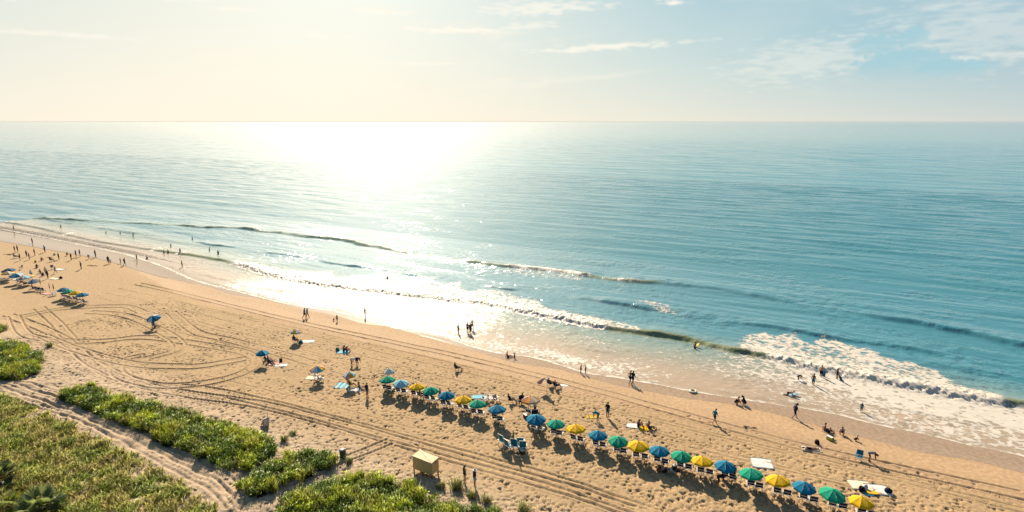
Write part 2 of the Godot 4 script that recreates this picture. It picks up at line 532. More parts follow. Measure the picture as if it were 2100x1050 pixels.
func foam_at(u: float, s: float) -> float:
	# share of white water, 0..1, before its lace pattern
	var e := curve(swash, u)
	var c := curve(crest, u)
	var b := broken(u)
	var d := s - c
	var far := sstep(-60.0, -95.0, u)
	var f := 0.0
	f = maxf(f, 0.95 * exp(-pow((s - e) / 0.55, 2.0)) * (0.75 + 0.5 * n1.get_noise_2d(u * 2.0, 3.0)))
	f = maxf(f, b * sstep(-1.7, -1.2, d) * exp(-pow(maxf(d - 0.6, 0.0) / 2.2, 2.0)) * 1.1)
	# white water pushed up the beach
	var inner := sstep(e, e + 1.2, s) * sstep(0.0, -1.0, d)
	var dens := 0.20 + 0.20 * n2.get_noise_2d(u * 1.2, s * 2.0)
	dens += 0.55 * sstep(-5.0, -14.0, u) * sstep(-80.0, -60.0, u)
	dens += 0.34 * sstep(23.0, 33.0, u) * sstep(7.0, 12.0, s - e + 3.0) + 0.30 * sstep(32.0, 40.0, u)
	dens += 0.35 * sstep(-12.0, -3.0, u) * sstep(24.0, 12.0, u) * exp(-pow((s - e - 2.5) / 2.0, 2.0))
	f = maxf(f, inner * dens * (1.0 - 0.85 * far))
	# the trails that the broken crests leave behind them
	var p := (u - 42.0) / 15.0
	var reach := 13.5 * sqrt(maxf(0.0, 1.0 - p * p)) * (0.92 + 0.35 * n1.get_noise_2d(u * 2.6, 31.0)) - 2.0 * p
	f = maxf(f, (0.60 + 0.3 * n2.get_noise_2d(u * 2.0, s * 3.0)) * sstep(reach + 0.4, reach - 1.2, d) * sstep(-0.5, 0.3, d) * sstep(1.0, 0.85, absf(p)))
	p = (u + 36.0) / 34.0
	reach = 13.0 * sqrt(maxf(0.0, 1.0 - p * p)) * (0.9 + 0.5 * n1.get_noise_2d(u * 1.5, 61.0))
	f = maxf(f, (0.62 + 0.25 * n2.get_noise_2d(u * 1.5, s * 2.0)) * sstep(reach + 0.5, reach - 3.0, d) * sstep(-0.5, 0.3, d))
	p = (u - 6.0) / 8.0
	reach = 3.5 * sqrt(maxf(0.0, 1.0 - p * p))
	f = maxf(f, 0.55 * sstep(reach + 0.5, reach - 1.0, d) * sstep(-0.5, 0.3, d))
	# the patch left by the line before
	var q := Vector2((u - 13.0) / 5.0, (s - 32.0 + 0.5 * (u - 13.0)) / 2.6).length()
	f = maxf(f, 0.42 * sstep(1.15, 0.5, q + 0.4 * n1.get_noise_2d(u * 3.0, s * 3.0)))
	# outer line
	var c2 := outer(u)
	f = maxf(f, broken2(u) * 0.95 * exp(-pow((s - c2 + 0.3) / 0.9, 2.0)))
	f = maxf(f, broken2(u) * 0.4 * exp(-pow((s - c2 + 3.0) / 2.0, 2.0)))
	return f

func chop() -> ImageTexture:
	# wind chop, 96 m to a side: cat's paws of rougher water drawn out along the shore, calmer lanes between
	var f := FastNoiseLite.new()
	f.seed = 91; f.frequency = 0.035; f.fractal_octaves = 4
	var g := FastNoiseLite.new()
	g.seed = 92; g.frequency = 0.011; g.fractal_octaves = 4
	var a := f.get_seamless_image(1024, 1024)
	var m := g.get_seamless_image(320, 1024)
	m.resize(1024, 1024, Image.INTERPOLATE_CUBIC)
	a.convert(Image.FORMAT_L8)
	m.convert(Image.FORMAT_L8)
	var x := a.get_data()
	var y := m.get_data()
	for i in x.size():
		x[i] = int(clampf(128.0 + (x[i] - 128.0) * (0.12 + 0.88 * sstep(105.0, 170.0, y[i])), 0.0, 255.0))
	return ImageTexture.create_from_image(Image.create_from_data(1024, 1024, false, Image.FORMAT_L8, x))

func water() -> void:
	# how white the surf is, as a lace of foam
	var w := 2048
	var h := 768
	var S1 := 50.0
	var col := PackedByteArray()
	col.resize(w * h * 4)
	var deep := Color(0.025, 0.122, 0.153)
	# the foam share on a coarse grid, then read in between
	var cw := 513
	var ch := 193
	var co := PackedFloat32Array()
	co.resize(cw * ch)
	for j in ch:
		for i in cw:
			co[j * cw + i] = foam_at(TU0 + (TU1 - TU0) * i / (cw - 1), TS0 + (S1 - TS0) * j / (ch - 1))
	for j in h:
		var s := TS0 + (S1 - TS0) * (j + 0.5) / h
		var y := (j + 0.5) / h * (ch - 1)
		var j0 := mini(int(y), ch - 2)
		var fy := y - j0
		for i in w:
			var x := (i + 0.5) / w * (cw - 1)
			var i0 := mini(int(x), cw - 2)
			var fx := x - i0
			var k := j0 * cw + i0
			var f := lerpf(lerpf(co[k], co[k + 1], fx), lerpf(co[k + cw], co[k + cw + 1], fx), fy)
			var q := (j * w + i) * 4
			col[q] = 255; col[q + 1] = 255; col[q + 2] = 255
			if f > 0.03:
				var u := TU0 + (TU1 - TU0) * (i + 0.5) / w
				var wu := u + 0.7 * n1.get_noise_2d(u * 7.0, s * 9.0)
				var ws := s + 0.7 * n1.get_noise_2d(u * 7.0 + 50.0, s * 9.0)
				var lace := 1.0 - minf(1.0, 1.5 * (cell.get_noise_2d(wu * 0.7, ws * 1.25) + 1.0))
				var fine := 1.0 - minf(1.0, 1.5 * (cell.get_noise_2d(wu * 2.0 + 9.0, ws * 3.0) + 1.0))
				var t := 0.62 * lace + 0.38 * fine + 0.3 * n2.get_noise_2d(u * 20.0, s * 24.0)
				col[q + 3] = int(255.0 * sstep(1.0 - f * 1.05, 1.30 - f * 1.05, t))
	var ripple := chop()
	var m := mat("surf_water", Color(1, 1, 1), 0.08, 0.36)
	m.vertex_color_use_as_albedo = true
	m.heightmap_enabled = true
	m.heightmap_texture = ripple
	m.heightmap_scale = 30.0
	var P := PackedVector3Array()
	var T := PackedVector2Array()
	var C := PackedColorArray()
	var FT := PackedVector2Array()
	var keep := PackedByteArray()
	var nu := 1000
	var ns := 250
	for j in ns:
		var v := float(j) / (ns - 1)
		var wd := 66.0 * (0.55 * v + 0.45 * v * v)
		for i in nu:
			var u := TU0 + (TU1 - TU0) * i / (nu - 1)
			var e := curve(swash, u) + 0.2 * n1.get_noise_2d(u * 4.0, 1.0)
			var s := lerpf(e + wd, minf(wd, 66.0), sstep(2.0, 14.0, wd))
			var d := s - e
			var y := SEA + sea_height(u, s, sstep(2.0, 20.0, d)) + breaker(u, s) * sstep(1.0, 5.0, d) + 0.03 * n2.get_noise_2d(u * 14.0, s * 14.0) * sstep(0.5, 3.0, d)
			y = lerpf(y, SEA, sstep(60.0, 66.0, s))
			y = maxf(y, ground(u, s) + 0.012)
			P.append(p3(u, s, lerpf(ground(u, s) + 0.012, y, sstep(0.1, 1.6, d))))
			T.append(Vector2(u, s) / 96.0)
			var face := (1.0 - broken(u)) * sstep(-1.6, -0.6, s - curve(crest, u)) * sstep(0.9, 0.1, s - curve(crest, u)) * sstep(3.0, 8.0, d)
			face = maxf(face, 0.8 * sstep(-1.6, -0.5, s - outer(u)) * sstep(0.9, 0.1, s - outer(u)) * sstep(12.0, 8.0, u))  # outer wave front coloured olive-dark, painted in place of a dark reflection
			C.append(Color(0.27, 0.19, 0.125).lerp(Color(0.13, 0.17, 0.14), sstep(3.0, 15.0, d)).lerp(deep, sstep(11.0, 24.0, d)).lerp(Color(0.11, 0.115, 0.03), 0.8 * face))
			FT.append(Vector2((u - TU0) / (TU1 - TU0), (s - TS0) / (S1 - TS0)))
			var a := clampi(int((u - TU0) / (TU1 - TU0) * (cw - 1)), 0, cw - 2)
			var b := clampi(int((s - TS0) / (S1 - TS0) * (ch - 1)), 0, ch - 2)
			keep.append(1 if s < S1 - 0.5 and maxf(maxf(co[b * cw + a], co[b * cw + a + 1]), maxf(co[b * cw + cw + a], co[b * cw + cw + a + 1])) > 0.02 else 0)
	tag(obj("sea", sheet(P, nu, ns, C, T), m), "shallow surf water along the beach with breaking waves", "", "", "structure")
	for k in P.size(): P[k].y += 0.012
	var fm := mat("foam", Color(0.40, 0.352, 0.297), 0.6, 0.35)
	fm.albedo_texture = ImageTexture.create_from_image(Image.create_from_data(w, h, false, Image.FORMAT_RGBA8, col))
	fm.transparency = BaseMaterial3D.TRANSPARENCY_ALPHA
	fm.texture_repeat = false
	tag(obj("sea_foam", sheet(P, nu, ns, PackedColorArray(), FT, keep), fm), "white lace of foam on the surf", "", "", "stuff")
	var om := mat("sea_water", deep, 0.08, 0.165)
	om.heightmap_enabled = true
	om.heightmap_texture = ripple
	om.heightmap_scale = 20.0
	var far := mat("far_water", Color(0.028, 0.142, 0.175), 0.08, 0.14)
	far.heightmap_enabled = true
	far.heightmap_texture = ripple
	far.heightmap_scale = 20.0
	for x in [m, om, far]:
		x.clearcoat_enabled = true
		x.clearcoat = 0.24 if x == m else 0.2
		x.clearcoat_roughness = 0.6
	# open water in three widening bands
	for r in [[-1000.0, 220.0, 1.6, 66.0, 270.0, 0.9], [-5200.0, 900.0, 9.0, 270.0, 1500.0, 3.4], [-1000.0, -200.0, 2.0, 11.0, 66.0, 1.0], [80.0, 220.0, 1.0, 0.0, 66.0, 1.0]]:
		nu = int((r[1] - r[0]) / r[2]) + 1
		ns = int((r[4] - r[3]) / r[5]) + 2
		P = PackedVector3Array(); T = PackedVector2Array()
		for j in ns:
			var s: float = minf(r[3] + j * r[5], r[4])
			for i in nu:
				var u: float = r[0] + i * r[2]
				var edge2 := sstep(r[3], r[3] + 6.0, s) * (sstep(r[4], r[4] - 6.0, s) if r[2] < 3.0 else sstep(r[4], 350.0, s))
				var k := 1.0 if r[2] < 3.0 else 0.45
				var y := 1.5 * sea_height(u * k, s * k, edge2)
				P.append(p3(u, s, SEA + y))
				T.append(Vector2(u, s) / 96.0)
		tag(obj("sea", sheet(P, nu, ns, PackedColorArray(), T), om if r[2] < 3.0 else far), "blue green sea with low swell", "", "", "structure")
	P = PackedVector3Array(); T = PackedVector2Array()
	for j in 12:
		for i in 40:
			var s := 1500.0 * pow(1.42, j)
			var u := lerpf(-3.6 * s - 400.0, 0.9 * s + 400.0, i / 39.0)
			P.append(p3(u, s, SEA))
			T.append(Vector2(u, s) / 96.0)
	tag(obj("sea", sheet(P, 40, 12, PackedColorArray(), T), far), "open sea reaching the horizon", "", "", "structure")

# ---------- shapes for the things on the sand
func tool() -> SurfaceTool:
	var st := SurfaceTool.new()
	st.begin(Mesh.PRIMITIVE_TRIANGLES)
	st.set_smooth_group(-1)
	return st

func done(st: SurfaceTool) -> ArrayMesh:
	st.generate_normals()
	return st.commit()

func quad(st: SurfaceTool, a: Vector3, b: Vector3, c: Vector3, d: Vector3) -> void:
	for v in [a, b, c, a, c, d]: st.add_vertex(v)

func box(st: SurfaceTool, at: Vector3, size: Vector3, turn := Basis.IDENTITY) -> void:
	st.set_smooth_group(-1)
	var h := size * 0.5
	var p := []
	for x in [-1, 1]:
		for y in [-1, 1]:
			for z in [-1, 1]: p.append(at + turn * Vector3(h.x * x, h.y * y, h.z * z))
	quad(st, p[0], p[1], p[3], p[2])
	quad(st, p[4], p[6], p[7], p[5])
	quad(st, p[0], p[4], p[5], p[1])
	quad(st, p[2], p[3], p[7], p[6])
	quad(st, p[0], p[2], p[6], p[4])
	quad(st, p[1], p[5], p[7], p[3])

func bar(st: SurfaceTool, a: Vector3, b: Vector3, w: float, t: float) -> void:
	# a flat lath from a to b
	var z := (b - a).normalized()
	var x := Vector3(1, 0, 0) if absf(z.x) < 0.9 else Vector3(0, 0, 1)
	var y := z.cross(x).normalized()
	x = y.cross(z)
	box(st, (a + b) * 0.5, Vector3(w, t, a.distance_to(b)), Basis(x, y, z))

func tube(st: SurfaceTool, a: Vector3, b: Vector3, ra: float, rb: float, n := 6) -> void:
	st.set_smooth_group(0)
	var z := (b - a).normalized()
	var x := z.cross(Vector3.UP if absf(z.y) < 0.9 else Vector3.RIGHT).normalized()
	var y := z.cross(x)
	for i in n:
		var p := x * cos(TAU * i / n) + y * sin(TAU * i / n)
		var q := x * cos(TAU * (i + 1) / n) + y * sin(TAU * (i + 1) / n)
		quad(st, a + p * ra, b + p * rb, b + q * rb, a + q * ra)
		for v in [a, a + p * ra, a + q * ra, b, b + q * rb, b + p * rb]: st.add_vertex(v)
	st.set_smooth_group(-1)

var shapes := {}

const PAINT := {"navy": [0.010, 0.018, 0.05], "black": [0.012, 0.012, 0.016], "blue": [0.003, 0.13, 0.22], "teal": [0.012, 0.16, 0.20], "green": [0.004, 0.235, 0.135], "yellow": [0.58, 0.325, 0.006], "lime": [0.40, 0.42, 0.02], "white": [0.56, 0.53, 0.49], "cream": [0.62, 0.52, 0.38], "red": [0.32, 0.04, 0.03], "orange": [0.5, 0.17, 0.03], "pink": [0.55, 0.28, 0.24], "grey": [0.16, 0.17, 0.18], "brown": [0.13, 0.07, 0.04], "paleblue": [0.20, 0.42, 0.48], "beige": [0.42, 0.28, 0.18], "silver": [0.45, 0.45, 0.45], "wood": [0.30, 0.19, 0.10], "darkgreen": [0.03, 0.06, 0.035], "sky": [0.10, 0.36, 0.45]}

func cloth(c: String) -> StandardMaterial3D:
	var v: Array = PAINT[c]
	var m := mat("cloth_" + c, Color(v[0], v[1], v[2]) * 0.86, 0.9, 0.2)
	m.heightmap_enabled = false
	return m

func canvas(c: String) -> StandardMaterial3D:
	var v: Array = PAINT[c]
	var m := mat("canvas_" + c, Color(v[0], v[1], v[2]) * 0.88, 0.8, 0.2)
	m.backlight_enabled = true
	m.backlight = Color(0.05, 0.05, 0.05)
	return m

func paint(c: String, rough := 0.5) -> StandardMaterial3D:
	var v: Array = PAINT[c]
	return mat("paint_%s_%d" % [c, int(rough * 100)], Color(v[0], v[1], v[2]) * 0.86, rough, 0.4)

func facing(deg: float) -> float:
	# 0 looks out to sea, 90 along the shore to the near end, 180 inland
	var d := S * cos(deg_to_rad(deg)) + U * sin(deg_to_rad(deg))
	return atan2(d.x, -d.y)

# ---------- umbrellas
func panel_shape(up: float) -> ArrayMesh:
	var key := "panel%.2f" % up
	if shapes.has(key): return shapes[key]
	var st := tool()
	st.set_smooth_group(0)
	var f := func(t: float, q: float) -> Vector3:
		var a: float = (q - 0.5) * TAU / 8.0
		var r: float = t * cos(TAU / 16.0) / cos(a)
		return Vector3(r * sin(a), up * (1.0 - pow(t, 1.22)) - 0.012 * t * (1.0 - pow(2.0 * q - 1.0, 2.0)), r * cos(a))
	for i in 6:
		for j in 4:
			var t0 := i / 6.0
			var t1 := (i + 1) / 6.0
			quad(st, f.call(t0, j / 4.0), f.call(t1, j / 4.0), f.call(t1, (j + 1) / 4.0), f.call(t0, (j + 1) / 4.0))
	# the short flap that hangs at the rim
	for j in 4:
		var a: Vector3 = f.call(1.0, j / 4.0)
		var b: Vector3 = f.call(1.0, (j + 1) / 4.0)
		quad(st, a, a + Vector3(0, -0.07, 0), b + Vector3(0, -0.07, 0), b)
	shapes[key] = done(st)
	return shapes[key]

func umbrella(at: Vector3, colors: Array, r: float, rim: float, label: String, group := "", tilt := 0.0, turn := 0.2, up := 0.42) -> Node3D:
	var o := thing("beach_umbrella", label, "umbrella", at, turn, group)
	if not shapes.has("umbrella_pole"):
		var st := tool()
		tube(st, Vector3(0, -0.3, 0), Vector3(0, 1, 0), 0.021, 0.021, 8)
		shapes["umbrella_pole"] = done(st)
		st = tool()
		tube(st, Vector3(0, -0.02, 0), Vector3(0, 0.05, 0), 0.05, 0.03, 8)
		tube(st, Vector3(0, 0.05, 0), Vector3(0, 0.12, 0), 0.018, 0.01, 6)
		shapes["finial"] = done(st)
		st = tool()
		for k in 8:
			var a := TAU * (k + 0.5) / 8.0
			var tip := Vector3(sin(a), 0.0, cos(a)) * 0.985
			tube(st, Vector3(0, 0.40, 0), tip * 0.5 + Vector3(0, 0.285, 0), 0.006, 0.006, 4)
			tube(st, tip * 0.5 + Vector3(0, 0.285, 0), tip + Vector3(0, -0.02, 0), 0.006, 0.005, 4)
			tube(st, Vector3(0, 0.05, 0), tip * 0.5 + Vector3(0, 0.275, 0), 0.005, 0.005, 4)
		shapes["umbrella_frame"] = done(st)
	var c := Node3D.new()
	c.name = "canopy"
	o.add_child(c)
	c.position.y = rim
	c.rotation.x = tilt
	c.scale = Vector3(r, 1, r)
	for k in 8:
		var p := obj("panel", panel_shape(up), canvas(colors[k % colors.size()]), c)
		p.rotation.y = TAU * k / 8.0
	obj("frame", shapes["umbrella_frame"], paint("silver", 0.35), c).scale.y = up / 0.42
	obj("finial", shapes["finial"], paint("grey"), c).position.y = up
	var pole := obj("pole", shapes["umbrella_pole"], paint("white", 0.4), o)
	pole.scale.y = rim + up * 0.9
	return o

func furled(at: Vector3, color: String, h: float, label: String) -> void:
	var o := thing("furled_umbrella", label, "umbrella", at)
	var st := tool()
	tube(st, Vector3(0, -0.2, 0), Vector3(0, h, 0), 0.02, 0.018, 6)
	obj("pole", done(st), paint("grey"), o)
	st = tool()
	for q in [[0.42, 0.05, 0.52, 0.095], [0.52, 0.095, 0.8, 0.075], [0.8, 0.075, 0.99, 0.03]]:
		tube(st, Vector3(0, h * q[0], 0), Vector3(0, h * q[2], 0), q[1], q[3], 9)
	obj("canopy", done(st), canvas(color), o)

# ---------- chairs
func chair(at: Vector3, face: float, frame: String, sling: String, label: String, group := "", high := 1.0, lounge := false) -> Node3D:
	var o := thing("beach_chair", label, "chair", at, facing(face), group)
	var key := "chair%.2f%s" % [high, lounge]
	if not shapes.has(key):
		var w := 0.29
		var top := Vector3(0, high, -0.24)
		var hinge := Vector3(0, 0.32, -0.02)
		var parts := {}
		var st := tool()
		for s in [-1.0, 1.0]:
			bar(st, Vector3(w * s, hinge.y - 0.04, hinge.z + 0.05), Vector3(w * s, top.y, top.z), 0.035, 0.055)
			bar(st, Vector3(w * s, 0.37, 0.5), Vector3(w * s, 0.28, -0.15), 0.035, 0.055)
		for p in [[0.02, 0.0], [0.99, 0.0]]:
			var c := hinge.lerp(top, p[0])
			box(st, c, Vector3(w * 2.0, 0.04, 0.03))
		box(st, Vector3(0, 0.365, 0.49), Vector3(w * 2.0, 0.04, 0.04))
		parts["frame"] = done(st)
		st = tool()
		bar(st, Vector3(0, 0, 0), Vector3(0, 0.34, 0.06), 0.035, 0.05)
		parts["leg"] = done(st)
		st = tool()
		bar(st, Vector3(0, 0.54, -0.28), Vector3(0, 0.54, 0.34), 0.075, 0.025)
		bar(st, Vector3(0, 0.54, 0.28), Vector3(0, 0.35, 0.26), 0.03, 0.04)
		parts["armrest"] = done(st)
		st = tool()
		for k in 4:
			var a := Vector3(0, 0.35 - 0.03 * sin(PI * k / 4.0), lerpf(0.48, 0.0, k / 4.0))
			var b := Vector3(0, 0.35 - 0.03 * sin(PI * (k + 1) / 4.0), lerpf(0.48, 0.0, (k + 1) / 4.0))
			bar(st, a, b, w * 1.9, 0.012)
		parts["seat"] = done(st)
		st = tool()
		bar(st, hinge.lerp(top, 0.10), hinge.lerp(top, 0.44), w * 1.9, 0.014)
		parts["lower"] = done(st)
		st = tool()
		bar(st, hinge.lerp(top, 0.44), hinge.lerp(top, 0.60), w * 1.88, 0.012)
		parts["band"] = done(st)
		st = tool()
		bar(st, hinge.lerp(top, 0.60), hinge.lerp(top, 0.97), w * 1.9, 0.014)
		parts["upper"] = done(st)
		shapes[key] = parts
	var q: Dictionary = shapes[key]
	obj("frame", q["frame"], paint(frame, 0.55), o)
	for s in [-1.0, 1.0]:
		obj("armrest", q["armrest"], paint(frame, 0.55), o).position.x = 0.31 * s
		obj("leg", q["leg"], paint(frame, 0.55), o).position = Vector3(0.26 * s, 0, 0.36)
		obj("leg", q["leg"], paint(frame, 0.55), o).position = Vector3(0.26 * s, 0, -0.2)
	obj("seat", q["seat"], canvas(sling), o)
	var back := obj("backrest", q["lower"], canvas(sling), o)
	obj("middle_band", q["band"], canvas("cream" if not lounge else sling), back)
	obj("head_band", q["upper"], canvas(sling), back)
	return o

func camp_chair(at: Vector3, face: float, color: String, label: String) -> void:
	var o := thing("folding_chair", label, "chair", at, facing(face))
	if not shapes.has("camp"):
		var st := tool()
		for s in [-1.0, 1.0]:
			tube(st, Vector3(0.26 * s, 0, 0.24), Vector3(-0.26 * s, 0.4, 0.22), 0.011, 0.011, 5)
			tube(st, Vector3(0.26 * s, 0, -0.24), Vector3(-0.26 * s, 0.4, -0.22), 0.011, 0.011, 5)
			tube(st, Vector3(0.27 * s, 0, -0.24), Vector3(0.27 * s, 0.9, -0.34), 0.011, 0.011, 5)
			tube(st, Vector3(0.27 * s, 0, 0.24), Vector3(0.27 * s, 0.6, 0.24), 0.011, 0.011, 5)
		var seat := tool()
		box(seat, Vector3(0, 0.39, 0), Vector3(0.52, 0.02, 0.48))
		var back := tool()
		bar(back, Vector3(0, 0.42, -0.27), Vector3(0, 0.92, -0.345), 0.54, 0.02)
		var arm := tool()
		bar(arm, Vector3(0, 0.61, -0.3), Vector3(0, 0.61, 0.26), 0.07, 0.02)
		shapes["camp"] = [done(st), done(seat), done(back), done(arm)]
	var q: Array = shapes["camp"]
	obj("frame", q[0], paint("silver", 0.35), o)
	obj("seat", q[1], cloth(color), o)
	obj("backrest", q[2], cloth(color), o)
	for s in [-1.0, 1.0]: obj("armrest", q[3], cloth(color), o).position.x = 0.28 * s

# ---------- small things
func towel(at: Vector3, face: float, w: float, l: float, color: String, label: String, stripe := "") -> void:
	var st := tool()
	st.set_smooth_group(0)
	var sd := at.x * 3.0 + at.z
	var f := func(i: int, j: int, y: float) -> Vector3:
		var x := (i / 8.0 - 0.5) * w
		var z := (j / 12.0 - 0.5) * l
		return Vector3(x + 0.04 * n1.get_noise_2d(z * 9.0, sd), y + 0.03 + 0.05 * n1.get_noise_2d(x * 14.0 + sd, z * 14.0), z + 0.04 * n1.get_noise_2d(x * 9.0 + 30.0, sd))
	for i in 8:
		for j in 12:
			quad(st, f.call(i, j, 0.0), f.call(i + 1, j, 0.0), f.call(i + 1, j + 1, 0.0), f.call(i, j + 1, 0.0))
	for i in 8:
		for j in [0, 12]: quad(st, f.call(i, j, 0.0), f.call(i + 1, j, 0.0), f.call(i + 1, j, -0.06), f.call(i, j, -0.06))
	for j in 12:
		for i in [0, 8]: quad(st, f.call(i, j, 0.0), f.call(i, j + 1, 0.0), f.call(i, j + 1, -0.06), f.call(i, j, -0.06))
	var o := obj("beach_towel", done(st), cloth(color))
	o.position = at
	o.rotation.y = facing(face)
	tag(o, label, "towel")
	if stripe:
		for k in 3:
			var b := tool()
			b.set_smooth_group(0)
			for i in 8:
				var j := 2 + k * 4
				quad(b, f.call(i, j, 0.008), f.call(i + 1, j, 0.008), f.call(i + 1, j + 1, 0.008), f.call(i, j + 1, 0.008))
			obj("stripe", done(b), cloth(stripe), o)

func bodyboard(at: Vector3, turn: Basis, color: String, label: String, l := 1.05, deck := "") -> void:
	var key := "board%.2f" % l
	if not shapes.has(key):
		var out := []
		for lay in [[0.0, 1.0], [0.035, 0.9]]:
			var st := tool()
			var ring := []
			for k in 20:
				var a := TAU * k / 20.0
				var x := signf(cos(a)) * pow(absf(cos(a)), 0.55) * 0.27
				var z := signf(sin(a)) * pow(absf(sin(a)), 0.6) * l * 0.5
				if z > 0.0: x *= 1.0 - 0.35 * pow(z / (l * 0.5), 2.0)
				ring.append(Vector3(x, 0, z) * (1.0 if lay[0] == 0.0 else lay[1]))
			var h: float = 0.05 if lay[0] == 0.0 else 0.012
			var y: float = 0.0 if lay[0] == 0.0 else 0.05
			for k in 20:
				var p: Vector3 = ring[k] + Vector3(0, y, 0)
				var q: Vector3 = ring[(k + 1) % 20] + Vector3(0, y, 0)
				var up := Vector3(0, h, 0)
				quad(st, p, q, q + up, p + up)
				for v in [up + Vector3(0, y, 0), p + up, q + up, Vector3(0, y, 0), q, p]: st.add_vertex(v)
			out.append(done(st))
		shapes[key] = out
	var o := thing("bodyboard", label, "bodyboard", at)
	o.basis = turn
	obj("hull", shapes[key][0], paint(color, 0.4), o)
	obj("deck", shapes[key][1], paint(deck if deck else color, 0.6), o)

func bag(at: Vector3, size: Vector3, color: String, called: String, label: String, category: String) -> void:
	# a soft slumped bag with two straps
	var o := thing(called, label, category, at, rng.randf() * TAU)
	var st := tool()
	st.set_smooth_group(0)
	var f := func(i: int, j: int) -> Vector3:
		var t := j / 6.0
		var a := TAU * i / 10.0
		var r := (0.55 + 0.45 * sin(PI * (0.25 + 0.65 * t))) * (1.0 if j < 6 else 0.15)
		return Vector3(cos(a) * size.x * 0.5 * r * (1.0 + 0.15 * sin(3.0 * a + at.x)), size.y * t * (1.0 - 0.12 * cos(2.0 * a)), sin(a) * size.z * 0.5 * r)
	for i in 10:
		for j in 6: quad(st, f.call(i, j), f.call(i + 1, j), f.call(i + 1, j + 1), f.call(i, j + 1))
	obj("sack", done(st), cloth(color), o)
	st = tool()
	for s in [-0.2, 0.2]:
		var p := Vector3(-size.x * 0.25, size.y * 0.8, size.z * s)
		for k in 5:
			var q := Vector3(lerpf(-1, 1, (k + 1) / 5.0) * size.x * 0.25, size.y * (0.8 + 0.5 * sin(PI * (k + 1) / 5.0)), size.z * s)
			tube(st, p, q, 0.015, 0.015, 5)
			p = q
	obj("strap", done(st), cloth("brown" if color != "brown" else "black"), o)

func cooler(at: Vector3, color: String, label: String) -> void:
	var o := thing("cooler_box", label, "cooler", at, facing(30))
	var st := tool()
	box(st, Vector3(0, 0.17, 0), Vector3(0.55, 0.34, 0.34))
	obj("body", done(st), paint(color), o)
	st = tool()
	box(st, Vector3(0, 0.372, 0), Vector3(0.58, 0.06, 0.37))
	obj("lid", done(st), paint("white"), o)
	st = tool()
	for s in [-1.0, 1.0]: tube(st, Vector3(0.3 * s, 0.25, -0.1), Vector3(0.3 * s, 0.25, 0.1), 0.015, 0.015, 5)
	obj("handle", done(st), paint("grey"), o)

# ---------- people
func joints(pose: String) -> Dictionary:
	var T := {
		"stand": [[0, .93, 0], [0, 1.25, .01], [0, 1.46, -.01], [0, 1.61, .03], [.25, 1.15, -.03], [.27, .9, .05], [.1, .5, .02], [.1, .09, -.02]],
		"hips": [[0, .92, 0], [0, 1.24, .0], [0, 1.45, -.01], [0, 1.6, .03], [.39, 1.2, -.08], [.2, 1.0, .1], [.15, .5, .03], [.2, .09, -.02]],
		"raise": [[0, .93, 0], [0, 1.25, .01], [0, 1.46, -.01], [0, 1.61, .03], [.33, 1.6, .02], [.3, 1.86, .06], [.1, .5, .02], [.12, .09, -.02]],
		"walk": [[0, .92, 0], [0, 1.24, .04], [0, 1.45, .05], [0, 1.6, .1], [.25, 1.16, -.12], [.26, .94, -.02], [.1, .52, .16], [.1, .1, .27]],
		"bend": [[0, .9, -.12], [0, 1.02, .2], [0, 1.0, .41], [0, .92, .53], [.2, .72, .4], [.15, .47, .46], [.1, .48, .0], [.12, .09, -.08]],
		"sit": [[0, .13, 0], [0, .45, -.1], [0, .65, -.11], [0, .81, -.06], [.27, .4, -.2], [.3, .12, -.26], [.14, .3, .4], [.15, .09, .78]],
		"hug": [[0, .13, 0], [0, .44, -.02], [0, .64, .04], [0, .79, .1], [.25, .42, .2], [.1, .4, .4], [.12, .5, .34], [.12, .09, .48]],
		"crouch": [[0, .3, -.12], [0, .58, .05], [0, .77, .13], [0, .91, .21], [.23, .5, .3], [.15, .28, .44], [.17, .5, .24], [.14, .09, .0]],
		"recline": [[0, .42, .03], [0, .7, -.15], [0, .89, -.25], [0, 1.04, -.24], [.28, .62, -.06], [.29, .6, .2], [.13, .47, .44], [.13, .11, .66]],
		"lie": [[0, .13, 0], [0, .14, -.33], [0, .15, -.55], [0, .18, -.7], [.3, .1, -.3], [.3, .08, -.04], [.12, .14, .43], [.13, .09, .85]],
		"crawl": [[0, .42, -.2], [0, .48, .1], [0, .54, .3], [0, .63, .43], [.24, .32, .28], [.24, .12, .4], [.12, .12, -.22], [.13, .1, -.62]],
	}
	var q: Array = T[pose]
	var v := func(k: int, sx: float) -> Vector3: return Vector3(q[k][0] * sx, q[k][1], q[k][2])
	var J := {"pel": v.call(0, 1), "chest": v.call(1, 1), "neck": v.call(2, 1), "head": v.call(3, 1)}
	var spine: Vector3 = (J.neck - J.chest).normalized()
	for s in [-1.0, 1.0]:
		var t := "l" if s < 0 else "r"
		J["sh" + t] = J.neck - spine * 0.06 + Vector3(0.17 * s, 0, 0)
		J["el" + t] = v.call(4, s)
		J["wr" + t] = v.call(5, s)
		J["hip" + t] = J.pel + Vector3(0.085 * s, -0.02, 0)
		J["kn" + t] = v.call(6, s)
		J["an" + t] = v.call(7, s)
		if pose == "walk" and s < 0:
			J["knl"] = Vector3(-.1, .5, -.06)
			J["anl"] = Vector3(-.1, .15, -.36)
			J["ell"] = Vector3(-.25, 1.16, .08)
			J["wrl"] = Vector3(-.24, .96, .24)
		var shin: Vector3 = J["an" + t] - J["kn" + t]
		var fwd := Vector3(0.12 * s, -0.28, 1).normalized() * 0.17
		if pose == "lie" or pose == "sit": fwd = Vector3(0.25 * s, 0.9, 0.35).normalized() * 0.17
		if pose == "crawl": fwd = Vector3(0, -0.1, -1) * 0.17
		J["to" + t] = J["an" + t] + fwd
		if J["to" + t].y < 0.03: J["to" + t].y = 0.03
	return J

